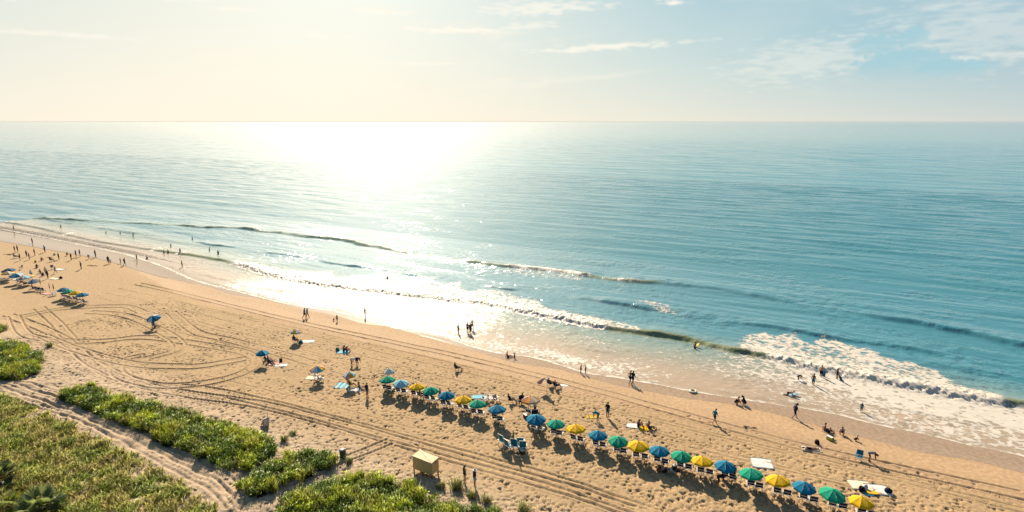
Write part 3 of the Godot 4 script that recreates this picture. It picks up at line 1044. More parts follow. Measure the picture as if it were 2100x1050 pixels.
func bones(J: Dictionary, what: String) -> Array:
	var B := []
	var g := 0.0
	match what:
		"body":
			B.append_array([[J.pel, J.chest.lerp(J.pel, 0.35), .125, .115], [J.chest.lerp(J.pel, 0.35), J.chest.lerp(J.neck, 0.35), .115, .135], [J.chest, J.neck, .12, .055], [J.neck, J.head, .05, .055], [J.head + (J.head - J.neck) * 0.12, J.head + (J.head - J.neck) * 0.3, .088, .088]])
			var f: Vector3 = (J.head - J.neck).cross(Vector3.RIGHT).normalized()
			if f.dot(Vector3(0, 0.2, 1)) < 0: f = -f
			B.append([J.head + f * 0.05, J.head + f * 0.1, .045, .014])
			for t in ["l", "r"]:
				B.append_array([[J.neck.lerp(J["sh" + t], 0.4), J["sh" + t], .06, .058], [J["sh" + t], J["el" + t], .052, .04], [J["el" + t], J["wr" + t], .04, .027], [J["hip" + t], J["kn" + t], .088, .056], [J["kn" + t], J["kn" + t].lerp(J["an" + t], 0.35), .054, .056], [J["kn" + t].lerp(J["an" + t], 0.35), J["an" + t], .056, .036], [J["an" + t] - Vector3(0, 0.02, 0), J["to" + t], .04, .028]])
				var d: Vector3 = (J["wr" + t] - J["el" + t]).normalized()
				B.append([J["wr" + t], J["wr" + t] + d * 0.075, .026, .034])
		"shorts":
			B.append([J.pel + (J.chest - J.pel) * 0.18, J.pel, .138, .142])
			for t in ["l", "r"]: B.append([J["hip" + t], J["hip" + t].lerp(J["kn" + t], 0.62), .108, .10])
		"suit":
			B.append_array([[J.pel, J.chest.lerp(J.pel, 0.35), .138, .13], [J.chest.lerp(J.pel, 0.35), J.chest.lerp(J.neck, 0.2), .13, .146]])
			for t in ["l", "r"]: B.append([J.pel, J["hip" + t], .12, .1])
		"shirt":
			B.append_array([[J.pel.lerp(J.chest, 0.1), J.chest.lerp(J.pel, 0.35), .15, .138], [J.chest.lerp(J.pel, 0.35), J.chest.lerp(J.neck, 0.4), .138, .15]])
			for t in ["l", "r"]:
				B.append_array([[J.neck.lerp(J["sh" + t], 0.3), J["sh" + t], .08, .075], [J["sh" + t], J["sh" + t].lerp(J["el" + t], 0.65), .072, .066]])
		"short_hair", "long_hair", "hat":
			var up: Vector3 = (J.head - J.neck).normalized()
			var f: Vector3 = up.cross(Vector3.RIGHT).normalized()
			if f.dot(Vector3(0, 0.2, 1)) < 0: f = -f
			var c: Vector3 = J.head + up * 0.05
			B.append([c - f * 0.02 + up * 0.02, c - f * 0.012 + up * 0.03, .095, .09])
			if what == "long_hair": B.append([c - f * 0.06, J.neck - f * 0.09 - up * 0.12, .075, .045])
			if what == "hat": B.append([c + up * 0.05, c + up * 0.085, .1, .085])
	return B

# joins tapered capsules smoothly and meshes the surface (one vertex in each crossed cell)
func flesh(B: Array, size: float, k: float) -> ArrayMesh:
	var lo := Vector3.INF
	var hi := -Vector3.INF
	for b in B:
		var r := Vector3.ONE * (maxf(b[2], b[3]) + size * 2.5)
		lo = lo.min(b[0] - r).min(b[1] - r)
		hi = hi.max(b[0] + r).max(b[1] + r)
	var nx := int((hi.x - lo.x) / size) + 2
	var ny := int((hi.y - lo.y) / size) + 2
	var nz := int((hi.z - lo.z) / size) + 2
	var sum := PackedFloat32Array()
	sum.resize(nx * ny * nz)
	for b in B:
		var a: Vector3 = b[0]
		var c: Vector3 = b[1]
		var ra: float = b[2]
		var rb: float = b[3]
		var r := maxf(ra, rb) + size * 2.0
		var p0 := ((a.min(c) - Vector3.ONE * r - lo) / size).floor()
		var p1 := ((a.max(c) + Vector3.ONE * r - lo) / size).ceil()
		var ac := c - a
		var l2 := maxf(ac.length_squared(), 1e-9)
		for z in range(maxi(int(p0.z), 0), mini(int(p1.z), nz - 1) + 1):
			for y in range(maxi(int(p0.y), 0), mini(int(p1.y), ny - 1) + 1):
				for x in range(maxi(int(p0.x), 0), mini(int(p1.x), nx - 1) + 1):
					var p := lo + Vector3(x, y, z) * size
					var t := clampf((p - a).dot(ac) / l2, 0.0, 1.0)
					var d := p.distance_to(a + ac * t) - lerpf(ra, rb, t)
					if d < size * 3.0: sum[(z * ny + y) * nx + x] += exp(-d / k)
	var val := PackedFloat32Array()
	val.resize(sum.size())
	for i in sum.size(): val[i] = -k * log(sum[i]) if sum[i] > 1e-12 else size * 3.0
	var at := {}
	var V := PackedVector3Array()
	var corner := [0, 1, nx, nx + 1, nx * ny, nx * ny + 1, nx * ny + nx, nx * ny + nx + 1]
	var off := [Vector3(0, 0, 0), Vector3(1, 0, 0), Vector3(0, 1, 0), Vector3(1, 1, 0), Vector3(0, 0, 1), Vector3(1, 0, 1), Vector3(0, 1, 1), Vector3(1, 1, 1)]
	var edges := [[0, 1], [2, 3], [4, 5], [6, 7], [0, 2], [1, 3], [4, 6], [5, 7], [0, 4], [1, 5], [2, 6], [3, 7]]
	for z in nz - 1:
		for y in ny - 1:
			for x in nx - 1:
				var i := (z * ny + y) * nx + x
				var m := 0
				for q in 8:
					if val[i + corner[q]] < 0.0: m += 1
				if m == 0 or m == 8: continue
				var c := Vector3.ZERO
				var n := 0
				for e in edges:
					var va := val[i + corner[e[0]]]
					var vb := val[i + corner[e[1]]]
					if (va < 0.0) != (vb < 0.0):
						c += off[e[0]].lerp(off[e[1]], va / (va - vb))
						n += 1
				at[i] = V.size()
				V.append(lo + (Vector3(x, y, z) + c / n) * size)
	var I := PackedInt32Array()
	for i in at:
		var x: int = i % nx
		var y: int = (i / nx) % ny
		var z: int = i / (nx * ny)
		if x == 0 or y == 0 or z == 0: continue
		for ax in 3:
			var s1: int = [1, nx, nx * ny][ax]
			if (val[i] < 0.0) == (val[i + s1] < 0.0): continue
			var sa: int = [nx, nx * ny, 1][ax]
			var sb: int = [nx * ny, 1, nx][ax]
			if not (at.has(i - sa) and at.has(i - sb) and at.has(i - sa - sb)): continue
			var q := [at[i], at[i - sa], at[i - sa - sb], at[i - sb]]
			if val[i] < 0.0: I.append_array([q[0], q[1], q[2], q[0], q[2], q[3]])
			else: I.append_array([q[0], q[2], q[1], q[0], q[3], q[2]])
	var N := PackedVector3Array()
	N.resize(V.size())
	for t in range(0, I.size(), 3):
		var n := (V[I[t + 2]] - V[I[t]]).cross(V[I[t + 1]] - V[I[t]])
		for e in 3: N[I[t + e]] += n
	for e in N.size(): N[e] = N[e].normalized()
	var arr := []
	arr.resize(Mesh.ARRAY_MAX)
	arr[Mesh.ARRAY_VERTEX] = V
	arr[Mesh.ARRAY_NORMAL] = N
	arr[Mesh.ARRAY_INDEX] = I
	var m := ArrayMesh.new()
	m.add_surface_from_arrays(Mesh.PRIMITIVE_TRIANGLES, arr)
	return m

func figure(pose: String, what: String) -> ArrayMesh:
	var key := pose + "/" + what
	if shapes.has(key): return shapes[key]
	var J := joints(pose)
	var m := flesh(bones(J, what), 0.03 if what == "body" else 0.034, 0.018)
	if what == "body":
		# five fingers to each hand
		var st := SurfaceTool.new()
		st.begin(Mesh.PRIMITIVE_TRIANGLES)
		st.set_smooth_group(0)
		for t in ["l", "r"]:
			var d: Vector3 = (J["wr" + t] - J["el" + t]).normalized()
			var side := d.cross(Vector3(1, 0, 0)).normalized()
			var palm := d.cross(side)
			var w: Vector3 = J["wr" + t]
			for f in 4:
				var root: Vector3 = w + d * 0.075 + side * (f - 1.5) * 0.019
				var l: float = [0.058, 0.074, 0.068, 0.05][f]
				var mid := root + d * l * 0.55 + palm * 0.008
				tube(st, root, mid, 0.010, 0.009, 5)
				tube(st, mid, mid + d * l * 0.5 + palm * 0.022, 0.009, 0.007, 5)
			var th: Vector3 = w + d * 0.03 + side * 0.03
			tube(st, th, th + d * 0.035 + side * 0.03, 0.011, 0.010, 5)
			tube(st, th + d * 0.035 + side * 0.03, th + d * 0.07 + side * 0.034, 0.010, 0.008, 5)
		st.generate_normals()
		var both := SurfaceTool.new()
		both.begin(Mesh.PRIMITIVE_TRIANGLES)
		both.append_from(m, 0, Transform3D())
		both.append_from(st.commit(), 0, Transform3D())
		m = both.commit()
	shapes[key] = m
	return m

const SKIN := [[0.30, 0.155, 0.095], [0.21, 0.105, 0.06], [0.12, 0.058, 0.035], [0.36, 0.20, 0.13]]
var heads := 0

# look: what is worn and its colours, e.g. "shorts navy", "suit black long", "shirt white shorts navy hat cream"
func person(pose: String, at: Vector3, look: String, tall: float, face: float, label: String, group := "") -> Node3D:
	var o := thing("person", label, "person", at, facing(face), group)
	o.scale = Vector3.ONE * tall / 1.72
	var v: Array = SKIN[heads % 4]
	heads += 1
	obj("body", figure(pose, "body"), mat("skin%d" % (heads % 4), Color(v[0], v[1], v[2]), 0.6, 0.35), o)
	var words := look.split(" ")
	var hair := "short_hair"
	var hat := ""
	for i in words.size():
		match words[i]:
			"shorts": obj("swim_shorts", figure(pose, "shorts"), cloth(words[i + 1]), o)
			"suit": obj("swimsuit", figure(pose, "suit"), cloth(words[i + 1]), o)
			"shirt": obj("shirt", figure(pose, "shirt"), cloth(words[i + 1]), o)
			"long": hair = "long_hair"
			"hat": hat = words[i + 1]
	var dark: Array = [[0.02, 0.013, 0.009], [0.06, 0.035, 0.018], [0.012, 0.010, 0.010]][heads % 3]
	obj("hair", figure(pose, hair), mat("hair%d" % (heads % 3), Color(dark[0], dark[1], dark[2]), 0.6, 0.4), o)
	if hat:
		var h := obj("hat", figure(pose, "hat"), cloth(hat), o)
		if not shapes.has("brim"):
			var st := tool()
			st.set_smooth_group(0)
			for k in 16:
				var a := Vector3(cos(TAU * k / 16), 0, sin(TAU * k / 16))
				var b := Vector3(cos(TAU * (k + 1) / 16), 0, sin(TAU * (k + 1) / 16))
				var dn := Vector3(0, -0.03, 0)
				quad(st, a * 0.06, a * 0.19 + dn, b * 0.19 + dn, b * 0.06)
				quad(st, a * 0.06 + dn * 0.3, a * 0.19 + dn * 1.3, b * 0.19 + dn * 1.3, b * 0.06 + dn * 0.3)
			shapes["brim"] = done(st)
		var br := obj("brim", shapes["brim"], cloth(hat), h)
		br.position = joints(pose).head + Vector3(0, 0.075, 0)
	return o

# ---------- plants
func tuft_shape(sd: int, blades: int, h: float, spread: float) -> ArrayMesh:
	var r := RandomNumberGenerator.new()
	r.seed = sd
	var V := PackedVector3Array()
	var N := PackedVector3Array()
	for k in blades:
		var a := r.randf() * TAU
		var root := Vector3(cos(a), 0, sin(a)) * r.randf() * spread * 0.5
		var out := Vector3(cos(a + r.randf_range(-0.8, 0.8)), 0, sin(a)) * r.randf_range(0.1, 1.0) * spread
		var l := h * r.randf_range(0.55, 1.0)
		var side := Vector3(-sin(a * 3.0), 0, cos(a * 3.0)) * r.randf_range(0.010, 0.02)
		var p0 := root
		var p1 := root + out * 0.35 + Vector3(0, l * 0.62, 0)
		var p2 := root + out + Vector3(0, l * (1.0 - 0.25 * r.randf()), 0)
		for t in [[p0 - side, p1 - side, p1 + side], [p0 - side, p1 + side, p0 + side], [p1 - side, p2, p1 + side]]:
			var n: Vector3 = ((t[1] - t[0]).cross(t[2] - t[0]).normalized() + Vector3(0, 0.9, 0)).normalized()
			for v in t:
				V.append(v)
				N.append(n)
	return raw(V, N)

func raw(V: PackedVector3Array, N: PackedVector3Array) -> ArrayMesh:
	var arr := []
	arr.resize(Mesh.ARRAY_MAX)
	arr[Mesh.ARRAY_VERTEX] = V
	arr[Mesh.ARRAY_NORMAL] = N
	var m := ArrayMesh.new()
	m.add_surface_from_arrays(Mesh.PRIMITIVE_TRIANGLES, arr)
	return m

func clump_shape(sd: int, leaves: int, rad: float, size: float) -> ArrayMesh:
	var r := RandomNumberGenerator.new()
	r.seed = sd
	var V := PackedVector3Array()
	var N := PackedVector3Array()
	for k in leaves:
		var d := Vector3(r.randfn(), absf(r.randfn()) * 0.9, r.randfn()).normalized()
		var p := d * rad * pow(r.randf(), 0.4) * Vector3(1, 1.15, 1)
		var t := (d + Vector3(r.randfn(), r.randfn() + 0.8, r.randfn()) * 0.6).normalized()
		var s := t.cross(Vector3(r.randfn(), r.randfn(), r.randfn())).normalized() * size * 0.28
		var n := (t.cross(s).normalized() * 0.5 + d).normalized()
		var l := t * size * r.randf_range(0.7, 1.4)
		for v in [p, p + l * 0.5 + s, p + l, p, p + l, p + l * 0.5 - s]:
			V.append(v)
			N.append(n)
	return raw(V, N)

func leaf_mat() -> StandardMaterial3D:
	var m := mat("leaf", Color(1, 1, 1), 0.55, 0.35)
	m.vertex_color_use_as_albedo = true
	m.backlight_enabled = true
	m.backlight = Color(0.75, 0.8, 0.55)
	return m

func scatter(called: String, shape: Mesh, spots: Array, parent: Node3D) -> void:
	# spots: [place, turn, size, stretch, colour]
	var mm := MultiMesh.new()
	mm.transform_format = MultiMesh.TRANSFORM_3D
	mm.use_colors = true
	mm.mesh = shape
	mm.instance_count = spots.size()
	for i in spots.size():
		var q: Array = spots[i]
		mm.set_instance_transform(i, Transform3D(Basis(Vector3.UP, q[1]).scaled(Vector3(q[2], q[2] * q[3], q[2])), q[0]))
		mm.set_instance_color(i, q[4])
	var o := MultiMeshInstance3D.new()
	o.name = called
	o.multimesh = mm
	o.material_override = leaf_mat()
	parent.add_child(o, true)

func patch(outline: Array, label: String, per: float, kind: String) -> void:
	var poly := PackedVector2Array(trace(outline, 0.3))
	var lo := Vector2.INF
	var hi := -Vector2.INF
	for p in poly:
		lo = lo.min(p)
		hi = hi.max(p)
	var n := int((hi.x - lo.x) * (hi.y - lo.y) * per)
	var grass := [[], []]
	var leafy := [[], []]
	for k in n:
		var p := Vector2(rng.randf_range(lo.x, hi.x), rng.randf_range(lo.y, hi.y))
		var q := p + Vector2(n1.get_noise_2d(p.x * 8.0, p.y * 8.0), n1.get_noise_2d(p.x * 8.0 + 90.0, p.y * 8.0)) * 0.9
		if not Geometry2D.is_point_in_polygon(q, poly): continue
		var lump := n2.get_noise_2d(p.x * 5.0, p.y * 5.0)
		var tone := n1.get_noise_2d(p.x * 4.0 + 500.0, p.y * 4.0)
		var at := p3(p.x, p.y, ground(p.x, p.y) - 0.03)
		if kind == "meadow":
			if lump + 0.3 * rng.randf() < -0.36: continue
			var c := Color(0.49, 0.43, 0.11).lerp(Color(0.32, 0.38, 0.06), sstep(-0.2, 0.35, tone)).lerp(Color(0.36, 0.27, 0.13), 0.45 * rng.randf() * sstep(0.1, -0.3, tone))
			if tone > 0.27 and rng.randf() < 0.5: leafy[k % 2].append([at, rng.randf() * TAU, rng.randf_range(0.6, 1.1), 0.8, Color(0.16, 0.19, 0.045) * rng.randf_range(0.6, 1.3)])
			grass[k % 2].append([at, rng.randf() * TAU, rng.randf_range(0.75, 1.35), rng.randf_range(0.4, 0.7) + 0.35 * lump, c * rng.randf_range(0.7, 1.25)])
		else:
			var c := Color(0.10, 0.15, 0.03).lerp(Color(0.41, 0.47, 0.035), sstep(-0.15, 0.4, lump + 0.35 * (rng.randf() - 0.5)))
			var tall := 0.75 + 0.9 * lump + rng.randf_range(-0.15, 0.2)
			if tone > -0.1 or rng.randf() < 0.3:
				leafy[k % 2].append([at + Vector3(0, 0.25 + 0.45 * maxf(tall - 0.5, 0.0) * rng.randf(), 0), rng.randf() * TAU, rng.randf_range(0.8, 1.4), rng.randf_range(0.8, 1.2), c * rng.randf_range(0.75, 1.25)])
			if tone < 0.2 or rng.randf() < 0.4:
				grass[k % 2].append([at, rng.randf() * TAU, rng.randf_range(0.8, 1.3), clampf(tall * 1.5, 0.5, 1.9), c.lerp(Color(0.27, 0.26, 0.05), 0.4) * rng.randf_range(0.8, 1.3)])
	var called := "dune_grass" if kind == "meadow" else "dune_thicket"
	var o := Node3D.new()
	o.name = numbered(called)
	add_child(o)
	tag(o, label, "dune plants", "", "stuff")
	for i in 2:
		if grass[i].size(): scatter("grass_blades", tuft_shape(31 + i, 22, 0.85, 0.42), grass[i], o)
		if leafy[i].size(): scatter("leaves", clump_shape(61 + i, 44, 0.34, 0.15), leafy[i], o)

func grass_tuft(at: Vector3, size: float, label: String) -> void:
	var o := thing("grass_tuft", label, "dune grass", at)
	var m := mat("tuft_green", Color(0.20, 0.21, 0.04), 0.55, 0.35)
	m.backlight_enabled = true
	m.backlight = Color(0.75, 0.8, 0.55)
	for k in 3:
		var b := obj("blades", tuft_shape(35 + k, 60, 0.95, 0.6), m, o)
		b.rotation.y = rng.randf() * TAU
		b.position = Vector3(rng.randf_range(-0.3, 0.3), 0, rng.randf_range(-0.3, 0.3)) * size
		b.scale = Vector3.ONE * size * rng.randf_range(0.8, 1.2)

func palmetto(at: Vector3, size: float, fronds: int, tone: Color, label: String) -> void:
	var o := thing("palmetto", label, "palm", at)
	var st := tool()
	tube(st, Vector3(0, -0.2, 0), Vector3(0.05, 0.55 * size, 0), 0.17, 0.13, 9)
	obj("trunk", done(st), mat("palm_trunk", Color(0.10, 0.075, 0.05), 0.95, 0.2), o)
	if not shapes.has("fan"):
		# a stalk and a fan of stiff pleated leaflets
		var V := PackedVector3Array()
		var N := PackedVector3Array()
		for k in 23:
			var a := lerpf(-1.9, 1.9, k / 22.0)
			var d := Vector3(sin(a), 0.16 - 0.25 * absf(sin(a)), cos(a))
			var l := 0.62 * (0.7 + 0.3 * cos(a * 0.8))
			var s := Vector3(cos(a), 0.25 if k % 2 else -0.25, -sin(a)) * 0.02
			var b := Vector3(0, 0, 0.75)
			for v in [b, b + d * l * 0.55 + s, b + d * l + Vector3(0, -0.1, 0), b, b + d * l + Vector3(0, -0.1, 0), b + d * l * 0.55 - s]:
				V.append(v)
				N.append((Vector3.UP + s.normalized() * (0.9 if k % 2 else -0.9)).normalized())
		for q in [[-0.012, 0.012]]:
			for v in [Vector3(q[0], 0, 0), Vector3(q[0], 0, 0.78), Vector3(q[1], 0, 0.78), Vector3(q[0], 0, 0), Vector3(q[1], 0, 0.78), Vector3(q[1], 0, 0)]:
				V.append(v)
				N.append(Vector3.UP)
		shapes["fan"] = raw(V, N)
	for k in fronds:
		var f := obj("frond", shapes["fan"], mat("palm_leaf%d_%d" % [k % 3, int(tone.g * 1000)], tone * [0.75, 1.0, 1.35][k % 3], 0.4, 0.5), o)
		var m: StandardMaterial3D = f.material_override
		m.backlight_enabled = true
		m.backlight = Color(0.5, 0.55, 0.3)
		var up := rng.randf_range(-0.25, 1.15)
		f.position = Vector3(0.04, 0.5 * size, 0)
		f.rotation = Vector3(-up, k * 2.4 + rng.randf() * 0.5, rng.randf_range(-0.3, 0.3))
		f.scale = Vector3.ONE * size * rng.randf_range(0.8, 1.15)

# ---------- everything that stands on the beach
const NTH := ["first", "second", "third", "fourth", "fifth", "sixth", "seventh", "eighth", "ninth"]

func objects() -> void:
	greenery()
	row()
	hut()
	other_umbrellas()
	seats_and_gear()
	folk()

func greenery() -> void:
	patch([-60,798, 0,812, 30,825, 100,862, 200,908, 290,953, 380,1008, 436,1056, 430,1140, -80,1140], "olive dune grass meadow below the sandy path", 13.0, "meadow")
	patch([122,818, 180,803, 300,834, 430,865, 500,888, 560,908, 572,928, 535,958, 475,979, 420,957, 340,912, 270,884, 190,852], "long green thicket of dune shrubs between the path and the open beach", 11.0, "thicket")
	patch([496,1012, 524,978, 600,940, 650,930, 692,945, 674,966, 600,1004, 520,1028], "small island of green dune shrubs between two sandy tracks", 11.0, "thicket")
	patch([560,1070, 590,1034, 655,1002, 760,984, 838,998, 878,1026, 950,1040, 1020,1052, 1040,1080, 700,1110], "green thicket beside the yellow wooden hut", 11.0, "thicket")
	patch([-60,705, 40,706, 82,735, 80,768, 40,786, -60,790], "dense dark shrubs at the bend of the path", 11.0, "thicket")
	patch([-60,674, -10,672, 16,674, 12,682, -60,684], "low shrubs beside the turning loop of tracks", 8.0, "thicket")
	for q in [[938, 1002, 1.3, "tall grass tuft standing alone beside the two people on the track"], [968, 1020, 0.9, "low grass tuft in front of the man in the white hat"], [1000, 1030, 0.9, "grass tuft at the tip of the thicket"], [1078, 1046, 1.2, "grass tuft furthest out on the sand beyond the thicket"], [905, 1000, 0.8, "grass tuft in the shade under the yellow hut"], [585, 905, 1.0, "thin grass tuft at the seaward end of the long thicket"], [100, 712, 0.9, "grass tuft beside the dense dark shrubs"], [715, 948, 0.7, "small grass tuft beside the dark green bin"], [600, 890, 0.7, "wispy grass tuft beyond the long thicket"]]:
		grass_tuft(spot(q[0], q[1]), q[2], q[3])
	palmetto(spot(85, 1058), 1.35, 54, Color(0.14, 0.17, 0.08), "broad palmetto with pale glinting fans in the meadow corner")
	palmetto(spot(18, 1050), 1.0, 34, Color(0.22, 0.23, 0.03), "yellow green palmetto beside the broad one")
	palmetto(spot(-4, 992), 1.2, 40, Color(0.03, 0.045, 0.025), "dark palm half out of view above the meadow")

func row() -> void:
	var R := [[1766.6,1029.4,"yellow"], [1707,1014.3,"green"], [1649.4,999.8,"blue"], [1595,985.7,"yellow"], [1540,972,"green"], [1487.7,956.6,"blue"], [1440,946,"yellow"], [1397.5,936,"green"], [1352,925,"blue"], [1309,914.7,"yellow"], [1268,905,"green"], [1226,893,"blue"], [1181,879.5,"yellow"], [1140,870,"green"], [1099,860,"blue"], [1019.6,840,"blue"], [979,829,"green"], [950,820,"yellow"], [915.8,811.5,"blue"], [883.4,802,"green"], [855,794,"yellow"], [822.3,787,"paleblue"], [794.5,779.6,"green"]]
	var count := {}
	for k in R.size():
		var c: String = R[k][2]
		var i: int = count.get(c, 0)
		count[c] = i + 1
		var who := "%s %s umbrella from the near end of the long row" % [NTH[i], c]
		if c == "paleblue": who = "flare tinted pale blue umbrella near the far end of the long row"  # veil of lens flare painted into this canopy's paler blue
		var rim := 1.5 + rng.randf_range(-0.08, 0.08)
		var at := spot(R[k][0], R[k][1], rim)
		umbrella(at, [c], rng.randf_range(0.95, 1.06), rim, who, "rental umbrellas in the long row", rng.randf_range(-0.12, 0.1), rng.randf() * 0.7, 0.5)
		var slide := clampf((R[k][0] - 1020.0) * 0.0008, -0.1, 0.45)
		var q := us_of(at)
		var under := who
		for s in [1.0, -1.0]:
			var p := q + Vector2(0.37 * s + slide + rng.randf_range(-0.05, 0.05), rng.randf_range(-0.05, 0.15))
			var shade := "%s chair under the %s" % ["nearer" if s > 0 else "farther", under]
			chair(p3(p.x, p.y, ground(p.x, p.y) + 0.02), rng.randf_range(-14.0, 8.0), "white", "navy", shade, "rental chairs under the long row of umbrellas")

func hut() -> void:
	var a := spot(886, 983)
	var b := spot(847.5, 968)
	var c := spot(904, 973)
	var x := (b - a)
	x.y = 0
	var l := x.length()
	x = x.normalized()
	var z := Vector3(x.z, 0, -x.x)
	if z.dot(c - a) < 0: z = -z
	var w := minf(1.25, absf((c - a).dot(z)))
	var o := thing("wooden_hut", "pale yellow wooden locker box on short legs beside the thicket", "beach locker", a)
	o.basis = Basis(x, Vector3.UP, x.cross(Vector3.UP))
	var zz := 1.0 if (x.cross(Vector3.UP)).dot(z) > 0 else -1.0
	var wall := mat("hut_wall", Color(0.60, 0.42, 0.17), 0.7, 0.3)
	wall.albedo_texture = sand_tone()
	wall.uv1_triplanar = true
	wall.uv1_scale = Vector3(0.6, 0.6, 0.6)
	var lid := mat("hut_lid", Color(0.42, 0.265, 0.105), 0.6, 0.35)
	lid.albedo_texture = wall.albedo_texture
	lid.uv1_triplanar = true
	var y0 := 0.4
	var y1 := 1.62
	# boards of the long sides, then of the ends
	for side in [0.0, w]:
		for k in 6:
			var st := tool()
			box(st, Vector3(l * (k + 0.5) / 6.0, (y0 + y1) / 2.0, zz * side), Vector3(l / 6.0 - 0.012, y1 - y0, 0.03))
			obj("plank", done(st), wall, o)
	for side in [0.0, l]:
		for k in 4:
			var st := tool()
			box(st, Vector3(side, (y0 + y1) / 2.0 - 0.003, zz * (0.02 + (w - 0.04) * (k + 0.5) / 4.0)), Vector3(0.028, y1 - y0, (w - 0.04) / 4.0 - 0.01))
			obj("plank", done(st), wall, o)
	var st := tool()
	box(st, Vector3(l / 2, y0 + 0.02, zz * w / 2), Vector3(l - 0.05, 0.04, w - 0.05))
	obj("floor_board", done(st), wall, o)
	st = tool()
	box(st, Vector3(l / 2, y1 + 0.045, zz * w / 2), Vector3(l + 0.05, 0.07, w + 0.05), Basis(Vector3(0, 0, 1), 0.02))
	obj("lid", done(st), lid, o)
	st = tool()
	bar(st, Vector3(0.15, y1 + 0.10, zz * 0.1), Vector3(l + 0.1, y1 + 0.13, zz * (w + 0.12)), 0.04, 0.03)
	obj("lid_batten", done(st), paint("beige"), o)
	st = tool()
	box(st, Vector3(-0.03, y1 - 0.2, zz * w * 0.55), Vector3(0.04, 0.1, 0.16))
	obj("latch", done(st), paint("brown"), o)
	for x2 in [0.06, l * 0.5, l - 0.06]:
		for z2 in [0.06, w - 0.06]:
			st = tool()
			box(st, Vector3(x2, y0 / 2.0 - 0.1, zz * z2), Vector3(0.09, y0 + 0.19, 0.09))
			obj("leg", done(st), mat("hut_leg", Color(0.16, 0.11, 0.05), 0.8, 0.3), o)

func other_umbrellas() -> void:
	var V := [
		[17.3, 555, ["blue", "navy"], 1.25, 1.6, 0.1, "big blue umbrella at the head of the far cluster"],
		[16, 561, ["yellow", "beige", "white"], 1.15, 1.5, 0.0, "yellow and white umbrella tucked behind the big blue one"],
		[33.5, 565, ["sky", "blue", "white"], 1.25, 1.6, 0.15, "bright blue umbrella with white panels in the far cluster"],
		[58, 567, ["yellow", "white"], 1.1, 1.5, -0.1, "pale yellow umbrella at the back of the far cluster"],
		[48, 570, ["beige", "white", "paleblue", "white"], 1.2, 1.5, 0.1, "beige and white striped umbrella in the far cluster"],
		[69, 577, ["grey", "white", "grey"], 1.1, 1.5, 0.2, "grey umbrella with white back panels beside the closed ones"],
		[130, 595, ["blue"], 1.05, 1.5, 0.0, "first blue umbrella of the short row of four"],
		[140.4, 599, ["green"], 1.05, 1.5, 0.0, "green umbrella in the short row of four"],
		[154.5, 601.5, ["yellow"], 1.05, 1.5, 0.0, "yellow umbrella in the short row of four"],
		[168.7, 605.5, ["blue"], 1.05, 1.5, 0.0, "last blue umbrella of the short row of four, nearest the loop tracks"],
		[315, 653, ["white", "blue", "blue", "blue"], 1.08, 1.5, 0.28, "tilted blue and white umbrella standing alone on raked sand"],
		[538, 725, ["blue", "blue", "sky"], 0.9, 1.45, 0.0, "small blue umbrella over a group on pink and white towels"],
		[607.5, 682, ["yellow", "white", "beige", "blue"], 0.85, 1.45, -0.1, "multicoloured umbrella beside a single white towel"],
		[650.7, 757, ["white", "sky", "yellow", "pink"], 0.95, 1.5, 0.1, "white pink blue and yellow umbrella over heaped towels"],
		[716.5, 770, ["pink", "yellow", "sky", "white"], 0.8, 1.45, 0.0, "small yellow and blue umbrella above the pale blue towel"],
		[797.5, 763, ["white", "cream", "paleblue", "cream"], 0.72, 1.45, 0.0, "small cream umbrella behind the far end of the long row"],
		[1087.7, 821, ["beige", "beige", "brown", "orange"], 1.12, 1.75, -0.12, "beige and brown umbrella over a cart behind the long row"]]
	for q in V:
		umbrella(spot(q[0], q[1], q[4]), q[2], q[3], q[4], q[6], "", q[5], rng.randf() * 0.5 - 0.25, 0.5)
	var nth := ["first blue", "green", "yellow", "last blue"]
	for k in 4:
		var q: Array = V[6 + k]
		var c := us_of(spot(q[0], q[1], 1.5))
		for s in [1.0, -1.0]:
			var p := c + Vector2(0.45 * s + 0.3, -0.15)
			chair(p3(p.x, p.y, ground(p.x, p.y) + 0.02), rng.randf_range(-12.0, 12.0), "white", "navy", "%s chair under the %s umbrella of the short row" % ["nearer" if s > 0 else "farther", nth[k]], "rental chairs under the short row")
	furled(spot(84.5, 590), "beige", 1.9, "thin closed beige umbrella above the dark loungers")
	furled(spot(103.7, 600.5), "pink", 2.0, "closed pale pink umbrella beside the brown closed one")
	furled(spot(111.6, 601), "brown", 1.9, "closed brown umbrella beside the short row of four")
	furled(spot(1052.5, 925), "darkgreen", 2.3, "tall closed dark green umbrella amid the teal loungers")
	# a half collapsed sunshade on a tall pole
	var o := thing("sunshade", "half collapsed beige sunshade on a thin tall pole by the wheel tracks", "umbrella", spot(1121.7, 805))
	var st := tool()
	tube(st, Vector3(0, -0.2, 0), Vector3(0, 2.2, 0), 0.025, 0.02, 6)
	obj("pole", done(st), paint("grey"), o)
	st = tool()
	st.set_smooth_group(0)
	for k in 7:
		var a0 := lerpf(2.2, 4.4, k / 7.0)
		var a1 := lerpf(2.2, 4.4, (k + 1) / 7.0)
		var p := Vector3(cos(a0) * 1.25, 1.15 - 0.1 * sin(a0 * 3.0), sin(a0) * 0.7 - 0.5)
		var q := Vector3(cos(a1) * 1.25, 1.15 - 0.1 * sin(a1 * 3.0), sin(a1) * 0.7 - 0.5)
		var top := Vector3(0, 2.18, 0)
		quad(st, top, top.lerp(p, 0.5) + Vector3(0, 0.08, 0), top.lerp(q, 0.5) + Vector3(0, 0.08, 0), top)
		quad(st, top.lerp(p, 0.5) + Vector3(0, 0.08, 0), p, q, top.lerp(q, 0.5) + Vector3(0, 0.08, 0))
	obj("canopy", done(st), canvas("beige"), o)

